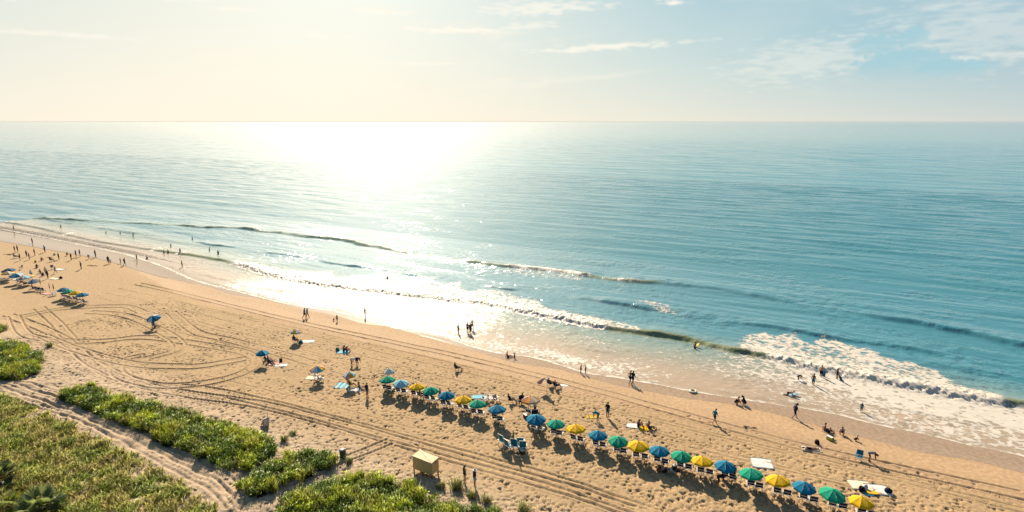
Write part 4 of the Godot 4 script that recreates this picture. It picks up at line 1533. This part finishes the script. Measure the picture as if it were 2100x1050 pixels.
func seats_and_gear() -> void:
	# teal loungers round the closed umbrella
	for q in [[1030, 914, 15, "teal", 1.15, "teal sling lounger farthest from the closed green umbrella"], [1041, 923, 25, "teal", 1.1, "teal lounger with white arms before the closed green umbrella"], [1055, 924, -10, "blue", 1.25, "blue high backed lounger right beside the closed green umbrella"], [1072, 925, -25, "teal", 1.1, "teal lounger with dark bag on the near side of its group"], [1067, 915, -20, "teal", 0.95, "teal chair half hidden behind the near lounger"]]:
		chair(spot(q[0], q[1]), q[2], "white", q[3], q[5], "", q[4], true).scale = Vector3.ONE * 1.18
	for q in [[45, 583, -80, "beige", "folding slatted lounger in the far cluster, beside the grey umbrella"], [52.4, 586, -70, "grey", "dark lounger beside the folding slatted one"], [37.7, 581, 0, "blue", "bright blue chair under the striped umbrellas"], [13.6, 576, 20, "navy", "dark chair in the shade of the big blue umbrella"], [4, 576, 10, "teal", "grey teal chair at the edge of the far cluster"], [76, 597, 60, "black", "black lounger nearest the sitting man of the far cluster"], [82, 598, 70, "black", "middle black lounger by the thin closed umbrella"], [88, 599, 75, "navy", "last black lounger by the thin closed umbrella"], [110, 606, 20, "paleblue", "pale low chair beside the closed brown umbrella"], [1003, 821, 65, "white", "white lounger heaped with towels behind the green umbrella"], [993, 824, 60, "grey", "grey lounger beside the heaped white one"], [1016, 823, 100, "beige", "beige lounger at the end of the heaped pair"], [1084, 851, 5, "black", "black low chair under the beige and brown umbrella"], [648, 779, 60, "white", "white lounger under the white pink blue umbrella"], [656, 783, 20, "navy", "navy low chair under the white pink blue umbrella"]]:
		chair(spot(q[0], q[1]), q[2], "white" if q[3] != "black" else "grey", q[3], q[4], "", 0.8, true)
	for q in [[43, 552, 180, "navy", "dark folding chair standing alone above the far cluster"], [108, 552, 100, "grey", "grey folding chair beside the white towel up the beach"], [1047, 826, 60, "navy", "folding chair with the sitter behind the beige umbrella"], [1067, 829, 170, "navy", "dark folding chair seen from behind next to the beige umbrella"], [937, 760, 40, "black", "lone folding chair with a sitter on raked sand"], [1761, 943, 190, "blue", "small blue folding chair by the bending woman"], [1128, 792, 30, "navy", "folding chair beside the collapsed sunshade"], [1141, 796, 30, "navy", "second folding chair beside the collapsed sunshade, by the white board"], [719, 794, 20, "yellow", "yellow and dark folding chair beside the pale blue towel"], [106, 536, 60, "navy", "low dark chair beside the lone standing man far up the beach"], [32, 529, 40, "grey", "grey chair of the group on the wheel tracks far up the beach"], [318, 671, 60, "grey", "low chair under the tilted blue and white umbrella"], [606, 702, 80, "black", "black chair under the multicoloured umbrella"], [1387, 973, 40, "black", "black low chair in the umbrella shade beside a white hat"]]:
		camp_chair(spot(q[0], q[1]), q[2], q[3], q[4])
	for q in [[632, 700, 60, 1.3, 1.9, "white", "white towel beside the multicoloured umbrella"], [565, 746, 60, 1.0, 1.7, "pink", "pink towel under the small blue umbrella"], [577, 749, 62, 1.0, 1.7, "white", "white towel beside the pink one"], [702, 791, 70, 1.5, 1.8, "sky", "pale blue striped towel beside the yellow chair", "white"], [729, 799, 60, 0.9, 1.5, "white", "small white towel before the two sitting women"], [704, 722, 70, 1.2, 1.7, "paleblue", "dim blue towel under the couple sitting close together"], [1562, 950, 75, 1.7, 2.0, "white", "large rumpled white towel alone behind the near umbrellas"], [1764, 995, 72, 1.5, 1.9, "cream", "plain yellow towel next to the white one by the water bag", ""], [1800, 1004, 72, 1.5, 1.9, "white", "white towel joined to the yellow towel"], [1299, 873, 80, 1.1, 1.5, "white", "white towel beside the woman sitting with long hair"], [1323, 879, 60, 1.0, 1.2, "yellow", "small yellow towel between the two sitters"], [111, 571.5, 85, 1.1, 2.6, "cream", "long cream towel stretched out near the far cluster"], [122, 552.5, 80, 1.2, 2.4, "white", "white towel up the beach by the grey folding chair"], [97, 602, 80, 1.3, 2.0, "pink", "faint pink towel beside the closed pink umbrella"], [38, 573, 85, 1.4, 2.6, "white", "white sheet spread below the striped umbrella"], [1216, 855, 60, 0.8, 1.6, "yellow", "yellow and blue towel at the feet of the bending woman", "blue"], [640, 775, 70, 1.1, 1.6, "cream", "cream towel flung beside the white lounger"], [981, 814, 60, 1.0, 1.6, "paleblue", "pale blue towel behind the blue and yellow umbrellas"], [1008, 815, 65, 0.8, 1.6, "cream", "cream towel draped by the white lounger"], [1664, 921, 75, 0.9, 1.9, "cream", "cream towel under the person lying by the wheel tracks"]]:
		towel(spot(q[0], q[1]), q[2], q[3], q[4], q[5], q[6], q[7] if q.size() > 7 else "")
	for q in [[1821, 1010, "navy", "dark bag beside the joined white towel"], [1774, 1003, "white", "white crumpled bag below the yellow towel"], [73, 538, "yellow", "yellow beach bag beside the person sitting on the tracks"], [112, 523, "paleblue", "blue grey bag on the damp sand far up the beach"], [1352, 966, "brown", "round brown beach bag in the umbrella shade"], [1704, 899, "navy", "dark bag with lime toys beside the family on damp sand"], [1675, 910, "black", "tiny dark heap alone on the damp sand"], [1766, 1006, "black", "small black bag at the corner of the yellow towel"], [576, 741, "black", "black bag at the head of the white towel"], [88, 564, "navy", "dark bag lying between the far cluster and the long towel"], [125, 571, "navy", "small dark bag at the end of the long cream towel"], [1104, 853, "yellow", "small yellow bag beside the cart"], [692, 719, "teal", "teal bag beside the couple sitting close together"], [1378, 968, "white", "white sack beside the black low chair"], [617, 704, "teal", "small teal bag at the corner of the white towel"]]:
		bag(spot(q[0], q[1]), Vector3(0.62, 0.42, 0.42), q[2], "beach_bag", q[3], "bag")
	cooler(spot(1078, 856), "navy", "navy cooler box with white lid beside the cart umbrella")
	cooler(spot(1701, 902), "lime", "lime cooler box among the family on damp sand")
	cooler(spot(1070, 929), "black", "dark cooler box among the teal loungers")
	# boards
	var flat := func(face: float) -> Basis: return Basis(Vector3.UP, facing(face))
	bodyboard(spot(1154.5, 791), flat.call(80.0), "white", "white board lying beside the folding chairs by the sunshade", 1.3)
	bodyboard(spot(1783, 1014), flat.call(70.0), "blue", "blue bodyboard lying with a yellow one below the towels")
	bodyboard(spot(1789, 1012) + Vector3(0, 0.07, 0), flat.call(75.0), "yellow", "yellow bodyboard overlapping the blue one on the sand")
	bodyboard(at_sea(1640.5, 782) + Vector3(0, 0.03, 0), flat.call(70.0), "white", "pale board floating at the feet of a wading child", 1.1)
	bodyboard(at_sea(1627, 811) + Vector3(0, 0.1, 0), Basis(Vector3.UP, facing(80.0)) * Basis(Vector3.RIGHT, -0.35), "blue", "blue bodyboard tipped up under the crawling boy", 1.2)
	bodyboard(at_sea(1688, 771) + Vector3(0, 0.15, 0), Basis(Vector3.UP, facing(20.0)) * Basis(Vector3.RIGHT, -1.3), "blue", "navy blue board held upright by the wading man", 1.15)
	bodyboard(at_sea(1724, 779) + Vector3(0, 0.1, 0), Basis(Vector3.UP, facing(-60.0)) * Basis(Vector3.RIGHT, -1.0), "sky", "sky blue board dragged by the woman in the foam", 1.0, "navy")
	bodyboard(at_sea(1430, 711) + Vector3(0, 0.2, 0), Basis(Vector3.UP, facing(60.0)) * Basis(Vector3.RIGHT, -0.8), "yellow", "bright yellow board held before the breaking wave", 0.9)
	# bin, cart, swim ring, wrapped stack of chairs, sticks
	var o := thing("litter_bin", "dark green litter bin standing beyond the small shrub island", "bin", spot(703, 938))
	var st := tool()
	tube(st, Vector3(0, -0.05, 0), Vector3(0, 0.82, 0), 0.26, 0.3, 14)
	obj("drum", done(st), paint("darkgreen", 0.6), o)
	st = tool()
	tube(st, Vector3(0, 0.8, 0), Vector3(0, 0.86, 0), 0.325, 0.325, 14)
	obj("rim", done(st), paint("grey"), o)
	st = tool()
	box(st, Vector3(0.3, 0.4, 0), Vector3(0.08, 1.1, 0.08))
	obj("post", done(st), paint("wood"), o)
	o = thing("beach_cart", "pale pipe frame beach cart under the beige and brown umbrella", "cart", spot(1096, 853), facing(70.0))
	st = tool()
	for s in [-0.35, 0.35]:
		for q in [[Vector3(s, 0.3, -0.6), Vector3(s, 0.3, 0.6)], [Vector3(s, 0.3, -0.6), Vector3(s, 1.15, -0.75)], [Vector3(s, 0.3, 0.55), Vector3(s, 0.95, 0.6)], [Vector3(s, 0.95, 0.6), Vector3(s, 1.0, -0.7)]]:
			tube(st, q[0], q[1], 0.025, 0.025, 6)
	for z in [-0.6, 0.0, 0.55]: tube(st, Vector3(-0.35, 0.3, z), Vector3(0.35, 0.3, z), 0.025, 0.025, 6)
	obj("frame", done(st), paint("white"), o)
	for s in [-0.42, 0.42]:
		st = tool()
		tube(st, Vector3(s - 0.06, 0.22, 0.2), Vector3(s + 0.06, 0.22, 0.2), 0.22, 0.22, 14)
		obj("wheel", done(st), paint("grey", 0.7), o)
	st = tool()
	box(st, Vector3(0, 0.5, 0.05), Vector3(0.6, 0.36, 0.7))
	obj("load", done(st), cloth("navy"), o)
	var ring := TorusMesh.new()
	ring.inner_radius = 0.24
	ring.outer_radius = 0.5
	ring.rings = 20
	ring.ring_segments = 10
	o = obj("swim_ring", ring, paint("cream", 0.35))
	o.position = at_sea(1421, 804) + Vector3(0, 0.12, 0)
	tag(o, "pale swim ring stranded at the edge of the wash", "swim ring")
	for k in 4:
		var a := TAU * k / 4.0
		var b := TorusMesh.new()
		b.inner_radius = 0.125
		b.outer_radius = 0.14
		b.rings = 12
		b.ring_segments = 6
		var band := obj("band", b, paint("brown"), o)
		band.position = Vector3(cos(a) * 0.37, 0, sin(a) * 0.37)
		band.basis = Basis(Vector3(cos(a), 0, sin(a)), Vector3(-sin(a), 0, cos(a)), Vector3.UP)
	o = thing("chair_stack", "folded beach chairs wrapped in a pale sheet leaning on a post beyond the thicket", "folded chairs", spot(547, 875), facing(100.0))
	st = tool()
	tube(st, Vector3(0.1, -0.2, 0.2), Vector3(0.1, 1.7, 0.2), 0.03, 0.025, 6)
	obj("post", done(st), paint("wood"), o)
	for k in 3:
		st = tool()
		bar(st, Vector3(0, 0.0, -0.25 + k * 0.08), Vector3(0, 1.05 - 0.05 * k, 0.1 + k * 0.05), 0.6, 0.05)
		obj("folded_chair", done(st), canvas(["white", "blue", "white"][k]), o)
	st = tool()
	st.set_smooth_group(0)
	for k in 6:
		var t0 := k / 6.0
		var t1 := (k + 1) / 6.0
		var f := func(t: float, x: float) -> Vector3: return Vector3(x + 0.05 * sin(t * 9.0), 0.95 * (1.0 - t) + 0.02, lerpf(-0.02, -0.75, t * t) + 0.04 * sin(x * 9.0))
		quad(st, f.call(t0, -0.4), f.call(t1, -0.45), f.call(t1, 0.45), f.call(t0, 0.4))
	obj("sheet", done(st), cloth("white"), o)
	o = thing("stick", "bleached stick lying across the sandy path by the thicket", "stick", spot(174, 858))
	st = tool()
	tube(st, Vector3(-0.5, 0.05, 0.5), Vector3(0.5, 0.3, -0.6), 0.03, 0.015, 6)
	obj("branch", done(st), paint("brown", 0.9), o)
	for q in [[190, 545, 70.0, 2.6, "dark line of seaweed on the smooth sand far up the beach"], [15, 522, 80.0, 3.0, "dark strand of seaweed near the first pair of walkers"], [100, 528, 75.0, 1.6, "short strand of seaweed beside the reclining woman"], [1535, 877, 76.0, 1.2, "dark clot of seaweed on the wheel track"]]:
		o = obj("seaweed", weed(q[3]), mat("seaweed", Color(0.05, 0.035, 0.03), 0.8, 0.3))
		o.position = spot(q[0], q[1])
		o.rotation.y = facing(q[2])
		tag(o, q[4], "seaweed")

func weed(l: float) -> ArrayMesh:
	var st := tool()
	for k in int(l * 14):
		var z := rng.randf_range(-0.5, 0.5) * l
		var a := Vector3(rng.randfn() * 0.12, rng.randf() * 0.08, z)
		tube(st, a, a + Vector3(rng.randfn() * 0.12, 0.04 * rng.randf(), 0.12 + 0.25 * rng.randf()), 0.03, 0.015, 5)
	return done(st)

func folk() -> void:
	# on the sand: pose, where the feet are, clothes, height, way they face, what tells them apart
	for q in [
		["stand", 30.8, 517.5, "shorts navy shirt grey", 1.72, 20, "taller of two walkers side by side at the far left edge"],
		["stand", 36.8, 517, "shorts black shirt navy", 1.75, 10, "broader of two walkers side by side, navy shirt"],
		["stand", 55, 526, "shorts navy", 1.55, 60, "bare chested boy between the tracks and the two walkers"],
		["hips", 71.8, 524, "suit black long", 1.65, 30, "woman with hands on hips on damp sand"],
		["stand", 60.6, 532, "suit navy", 1.6, 0, "woman standing on the wheel tracks, dark swimsuit"],
		["stand", 92.5, 517, "shirt paleblue shorts brown hat white", 1.78, 170, "man in pale shirt and brown trousers at the wash"],
		["recline", 32, 529, "shorts navy", 1.7, 40, "person reclining in the grey chair on the tracks"],
		["stand", 41.6, 534, "shirt navy shorts black", 1.7, 30, "man standing over the reclining person"],
		["hug", 85, 534, "suit black", 1.6, 60, "person sitting with knees up beside the seaweed"],
		["recline", 106, 536, "suit navy long", 1.6, 60, "woman reclining in the low dark chair"],
		["stand", 121, 532, "shirt navy shorts navy", 1.6, 0, "man in navy standing past the low dark chair"],
		["crouch", 137.5, 524, "shorts teal", 1.5, 90, "child crouching at the wash far up the beach"],
		["stand", 146.5, 533, "shorts lime shirt navy", 1.6, 170, "boy in lime yellow shorts at the wet sand"],
		["hips", 167, 551.5, "shorts black shirt grey", 1.75, 190, "man with folded arms alone on smooth sand"],
		["sit", 76, 549, "shirt brown shorts navy", 1.65, 120, "person sitting on the wheel tracks with a yellow bag"],
		["stand", 65, 570, "shirt white shorts navy", 1.75, 70, "man in white shirt beside the striped umbrella"],
		["stand", 94.5, 563, "shirt white shorts beige", 1.7, 80, "person in white near the long cream towel"],
		["stand", 98.5, 570.5, "shirt navy shorts navy", 1.7, 60, "person in dark clothes standing before the one in white"],
		["walk", 114, 560.5, "shorts pink", 1.5, 60, "slim child walking between the two towels"],
		["sit", 67.5, 591, "shorts navy", 1.72, 50, "man sitting under the grey umbrella"],
		["sit", 83, 560, "suit navy long", 1.65, 80, "woman lying back near the dark bag"],
		["walk", 625, 653, "shirt blue shorts navy", 1.85, 60, "taller of the couple walking at the water mid beach"],
		["walk", 630.5, 652, "suit grey long", 1.7, 60, "woman of the couple walking at the water mid beach"],
		["stand", 691.5, 660, "shorts navy", 1.25, 100, "small child standing on the damp sand mid beach"],
		["crouch", 684, 658, "suit navy", 0.9, 90, "toddler crouching beside the small child"],
		["sit", 318, 671, "shirt grey shorts navy", 1.65, 60, "person resting under the tilted blue umbrella"],
		["recline", 606, 702, "shorts navy", 1.65, 80, "person in the black chair under the multicoloured umbrella"],
		["sit", 545, 739, "suit navy", 1.7, 60, "first of the group under the small blue umbrella"],
		["sit", 551, 742, "shirt grey shorts black", 1.7, 70, "second of the group under the small blue umbrella, grey shirt"],
		["lie", 557, 744, "shorts navy", 1.7, 110, "person lying out on the pink towel"],
		["hug", 705, 721, "shorts navy", 1.75, 30, "man of the couple sitting close together"],
		["hug", 711.5, 722, "suit navy long", 1.62, 30, "woman of the couple sitting close together"],
		["bend", 722, 749, "shirt white shorts cream", 1.72, 80, "person in white bending towards the other one"],
		["bend", 733, 748, "shirt navy shorts black", 1.7, 100, "person in dark clothes bending with a white one"],
		["recline", 719, 794, "suit navy", 1.65, 30, "woman in the yellow and dark folding chair"],
		["sit", 738, 797, "suit teal long", 1.65, 60, "woman sitting on the sand beside the small white towel"],
		["stand", 753.3, 814, "shirt navy shorts grey", 1.78, 10, "man standing alone between towels and the long row"],
		["recline", 937, 760, "shorts black shirt navy", 1.75, 40, "man in the lone folding chair on raked sand"],
		["recline", 1047, 826, "shirt navy shorts black", 1.72, 60, "person in the folding chair behind the beige umbrella"],
		["stand", 1097, 849, "shirt white shorts black hat white", 1.75, 90, "man with white cap standing at the cart"],
		["recline", 1128, 792, "shirt navy shorts black hat cream", 1.75, 30, "man with pale hat in the chair by the collapsed sunshade"],
		["recline", 1141, 796, "suit navy", 1.65, 30, "woman in the second chair by the collapsed sunshade"],
		["recline", 1070, 826, "shirt black shorts navy", 1.65, 170, "person hidden in the dark chair by the beige umbrella"],
		["bend", 1225, 863, "shirt teal shorts teal long", 1.65, -80, "woman in teal bending over the striped towel"],
		["stand", 1245.5, 855.5, "shirt black shorts blue", 1.78, 10, "man in black shirt and blue shorts behind the bending woman"],
		["hug", 1309, 876, "suit navy long", 1.75, 60, "woman with long hair sitting beside the white towel"],
		["sit", 1331, 879, "shorts navy", 1.65, 80, "boy sitting with legs out beside the yellow towel"],
		["walk", 1464.5, 868, "shirt teal shorts navy", 1.72, 40, "lone walker in teal shirt crossing the wheel tracks"],
		["walk", 1291.5, 787, "shorts navy", 1.78, 20, "bare backed man of the pair walking at the wash"],
		["walk", 1297, 788.5, "shirt navy shorts navy", 1.82, 20, "man in dark shirt of the pair walking at the wash"],
		["crouch", 1510, 829, "suit black", 1.7, 80, "first of two squatting people at the edge of the wash"],
		["crouch", 1526, 830, "shirt black shorts navy hat black", 1.75, -80, "second of two squatting people, with a dark cap"],
		["walk", 1629, 858, "shorts navy shirt navy hat navy", 1.8, 60, "runner in a dark cap striding up from the wash"],
		["sit", 1692.5, 884, "shorts navy", 1.75, 90, "man sitting with a child on damp sand"],
		["sit", 1701, 887, "shorts navy", 1.1, -90, "small child sitting facing the man on damp sand"],
		["crouch", 1727, 892, "suit navy long", 1.7, 200, "woman crouching over a lime toy on damp sand"],
		["crouch", 1754, 904, "shorts black", 1.15, 90, "child squatting alone at the edge of the wet sand"],
		["lie", 1662, 922, "suit navy", 1.65, 70, "person lying on the cream towel by the wheel tracks"],
		["bend", 1783, 946, "suit grey long", 1.7, 100, "woman bending beside the small blue chair"],
		["stand", 953, 989, "suit navy long", 1.72, 30, "slim woman with dark hair on the track by the hut"],
		["stand", 973.5, 997, "shirt navy shorts paleblue hat white", 1.72, 40, "man with a white hat and patterned shorts by the hut"],
		["bend", 1473.5, 994, "shirt black shorts black", 1.6, 60, "dark figure bending under the sixth umbrella"],
		["stand", 1504, 986, "shirt navy shorts black", 1.6, -60, "figure standing behind the sixth umbrella's chairs"],
		["crouch", 1481, 982, "shirt sky shorts navy", 1.2, 60, "child in a blue shirt in the sixth umbrella's shade"],
		["sit", 1361, 968, "shorts black", 1.65, 80, "man sitting in deep shade beside the brown bag"],
		["recline", 1387, 973, "shirt black shorts black hat white", 1.65, 40, "person with a white hat in the black low chair"],
		["recline", 864, 817, "shirt black shorts navy", 1.75, 0, "man in a chair under the far yellow umbrella"],
		["sit", 903.5, 811, "shirt grey shorts navy", 1.7, 60, "person peeping out behind the far green umbrella"]]:
		person(q[0], spot(q[1], q[2]), q[3], q[4], q[5], q[6])
	# in the water: as above, then how deep they stand
	for q in [
		["stand", 28.9, 473, "shorts navy", 1.7, 20, "lone bather standing in the shallows farthest up the beach", 0.1],
		["stand", 66.9, 500, "shorts navy", 1.72, 0, "bather at the sheet of water above the two walkers", 0.05],
		["stand", 156.3, 527, "shorts black shirt navy", 1.72, 10, "first of two people standing in the mirror of wet sand", 0.0],
		["stand", 164.5, 526, "shorts brown shirt brown", 1.78, 20, "second, taller of two people in the mirror of wet sand", 0.0],
		["bend", 182.5, 531, "suit teal", 1.55, -70, "woman stooping in the wash in a teal swimsuit", 0.0],
		["hips", 196.4, 528, "shorts blue shirt navy", 1.85, 10, "adult with a child close by on the shining wash", 0.0],
		["stand", 222.8, 540.5, "shirt navy shorts navy", 1.78, -30, "man in navy holding out an arm to a child in the wash", 0.0],
		["stand", 227, 541, "shorts pink", 1.05, -60, "tiny child beside the man in navy", 0.0],
		["stand", 247.6, 540, "suit pink", 1.3, 0, "slight girl in the wash before the tall man", 0.0],
		["walk", 256, 544.5, "shorts navy shirt navy", 1.8, 10, "tall man striding after the slight girl", 0.0],
		["stand", 280.7, 533, "shorts navy", 1.72, 20, "man standing knee deep between the bathers and the shore", 0.3],
		["crouch", 301, 531, "suit navy", 1.5, 80, "bather crouching low in the shallow water", 0.15],
		["stand", 370, 520, "shorts navy", 1.8, 0, "man standing thigh deep before the olive wave face", 0.4],
		["stand", 374, 548, "shorts navy", 1.6, 20, "boy at the foam line of the far surf", 0.05],
		["raise", 350.6, 507, "shorts navy", 1.6, 0, "bather on the crest of the far wave", 0.8],
		["stand", 336.4, 520, "suit navy", 1.6, 60, "first of two bathers chest deep where foam begins", 0.7],
		["stand", 345, 519, "shorts navy", 1.6, -60, "second of two bathers chest deep where foam begins", 0.7],
		["raise", 429.8, 515, "shorts navy", 1.6, 40, "bather throwing up spray past the far wave", 0.7],
		["stand", 447.8, 523, "suit black", 1.7, -20, "bather in black wading beyond the far foam", 0.5],
		["stand", 749, 650, "shorts brown", 1.75, 40, "lone man standing in glittering wash mid beach", 0.05],
		["stand", 940, 683, "shorts brown", 1.5, 20, "boy apart from the group of three in the wash", 0.05],
		["stand", 959, 682, "shorts navy", 1.72, 0, "bare chested one of three standing together in the wash", 0.05],
		["stand", 964.5, 684.5, "shirt black shorts navy", 1.75, 10, "middle one of three standing together, dark shirt", 0.05],
		["hips", 968.5, 676, "shorts brown", 1.72, -20, "farther out one of three standing together", 0.05],
		["sit", 1041, 732, "shorts navy", 1.6, 80, "first child sitting in the wash", 0.05],
		["raise", 1055, 734, "shorts navy", 1.1, -60, "second child in the wash with arms thrown up", 0.3],
		["stand", 1191, 765, "shorts black", 1.2, 90, "first of two children playing at the edge of the wash", 0.0],
		["stand", 1200.5, 767, "suit navy", 1.15, -80, "second of two children playing at the edge of the wash", 0.0],
		["stand", 1425, 714, "shorts navy", 1.6, 30, "boy with the bright yellow board before the wave", 0.65],
		["bend", 1637, 780, "suit navy", 1.3, 60, "child stepping onto the pale board", 0.1],
		["stand", 1667, 789, "shorts blue", 1.65, 20, "bather with arms folded in the foam among the boards", 0.15],
		["stand", 1683, 772, "shorts navy", 1.75, 30, "wading man with the upright navy board", 0.2],
		["stand", 1716, 777, "suit navy long", 1.65, 60, "woman dragging the sky blue board", 0.2],
		["crawl", 1619, 811, "shorts navy", 1.6, 80, "boy crawling over his blue board in the wash", 0.05],
		["stand", 1766, 844, "shirt teal shorts teal", 1.15, 10, "small child standing alone in the lacy foam", 0.05],
		["stand", 124.7, 466, "shorts navy", 1.7, 0, "swimmer waist deep far out beyond the olive waves", 0.8],
		["stand", 217.3, 478, "shorts navy", 1.7, 40, "swimmer low in the water, third from the far end", 1.15],
		["stand", 246.8, 479, "shorts navy", 1.6, 0, "swimmer alone between two others far out", 1.0],
		["stand", 273.2, 482, "shorts navy", 1.7, 20, "farther of two swimmers close together far out", 0.9],
		["stand", 273, 486, "shorts navy", 1.7, 20, "nearer of two swimmers close together far out", 1.2],
		["stand", 394.5, 490, "shorts navy", 1.7, 20, "lone swimmer far out towards the glitter", 1.05],
		["crouch", 793.7, 571, "shorts navy", 1.6, 90, "bather almost lost in the white glittering surf", 0.35]]:
		var p := at_sea(q[1], q[2])
		var c := us_of(p)
		var y := maxf(SEA, ground(c.x, c.y) + 0.01)
		p = level(q[1], q[2], y)
		p.y = y - q[7]
		person(q[0], p, q[3], q[4], q[5], q[6])
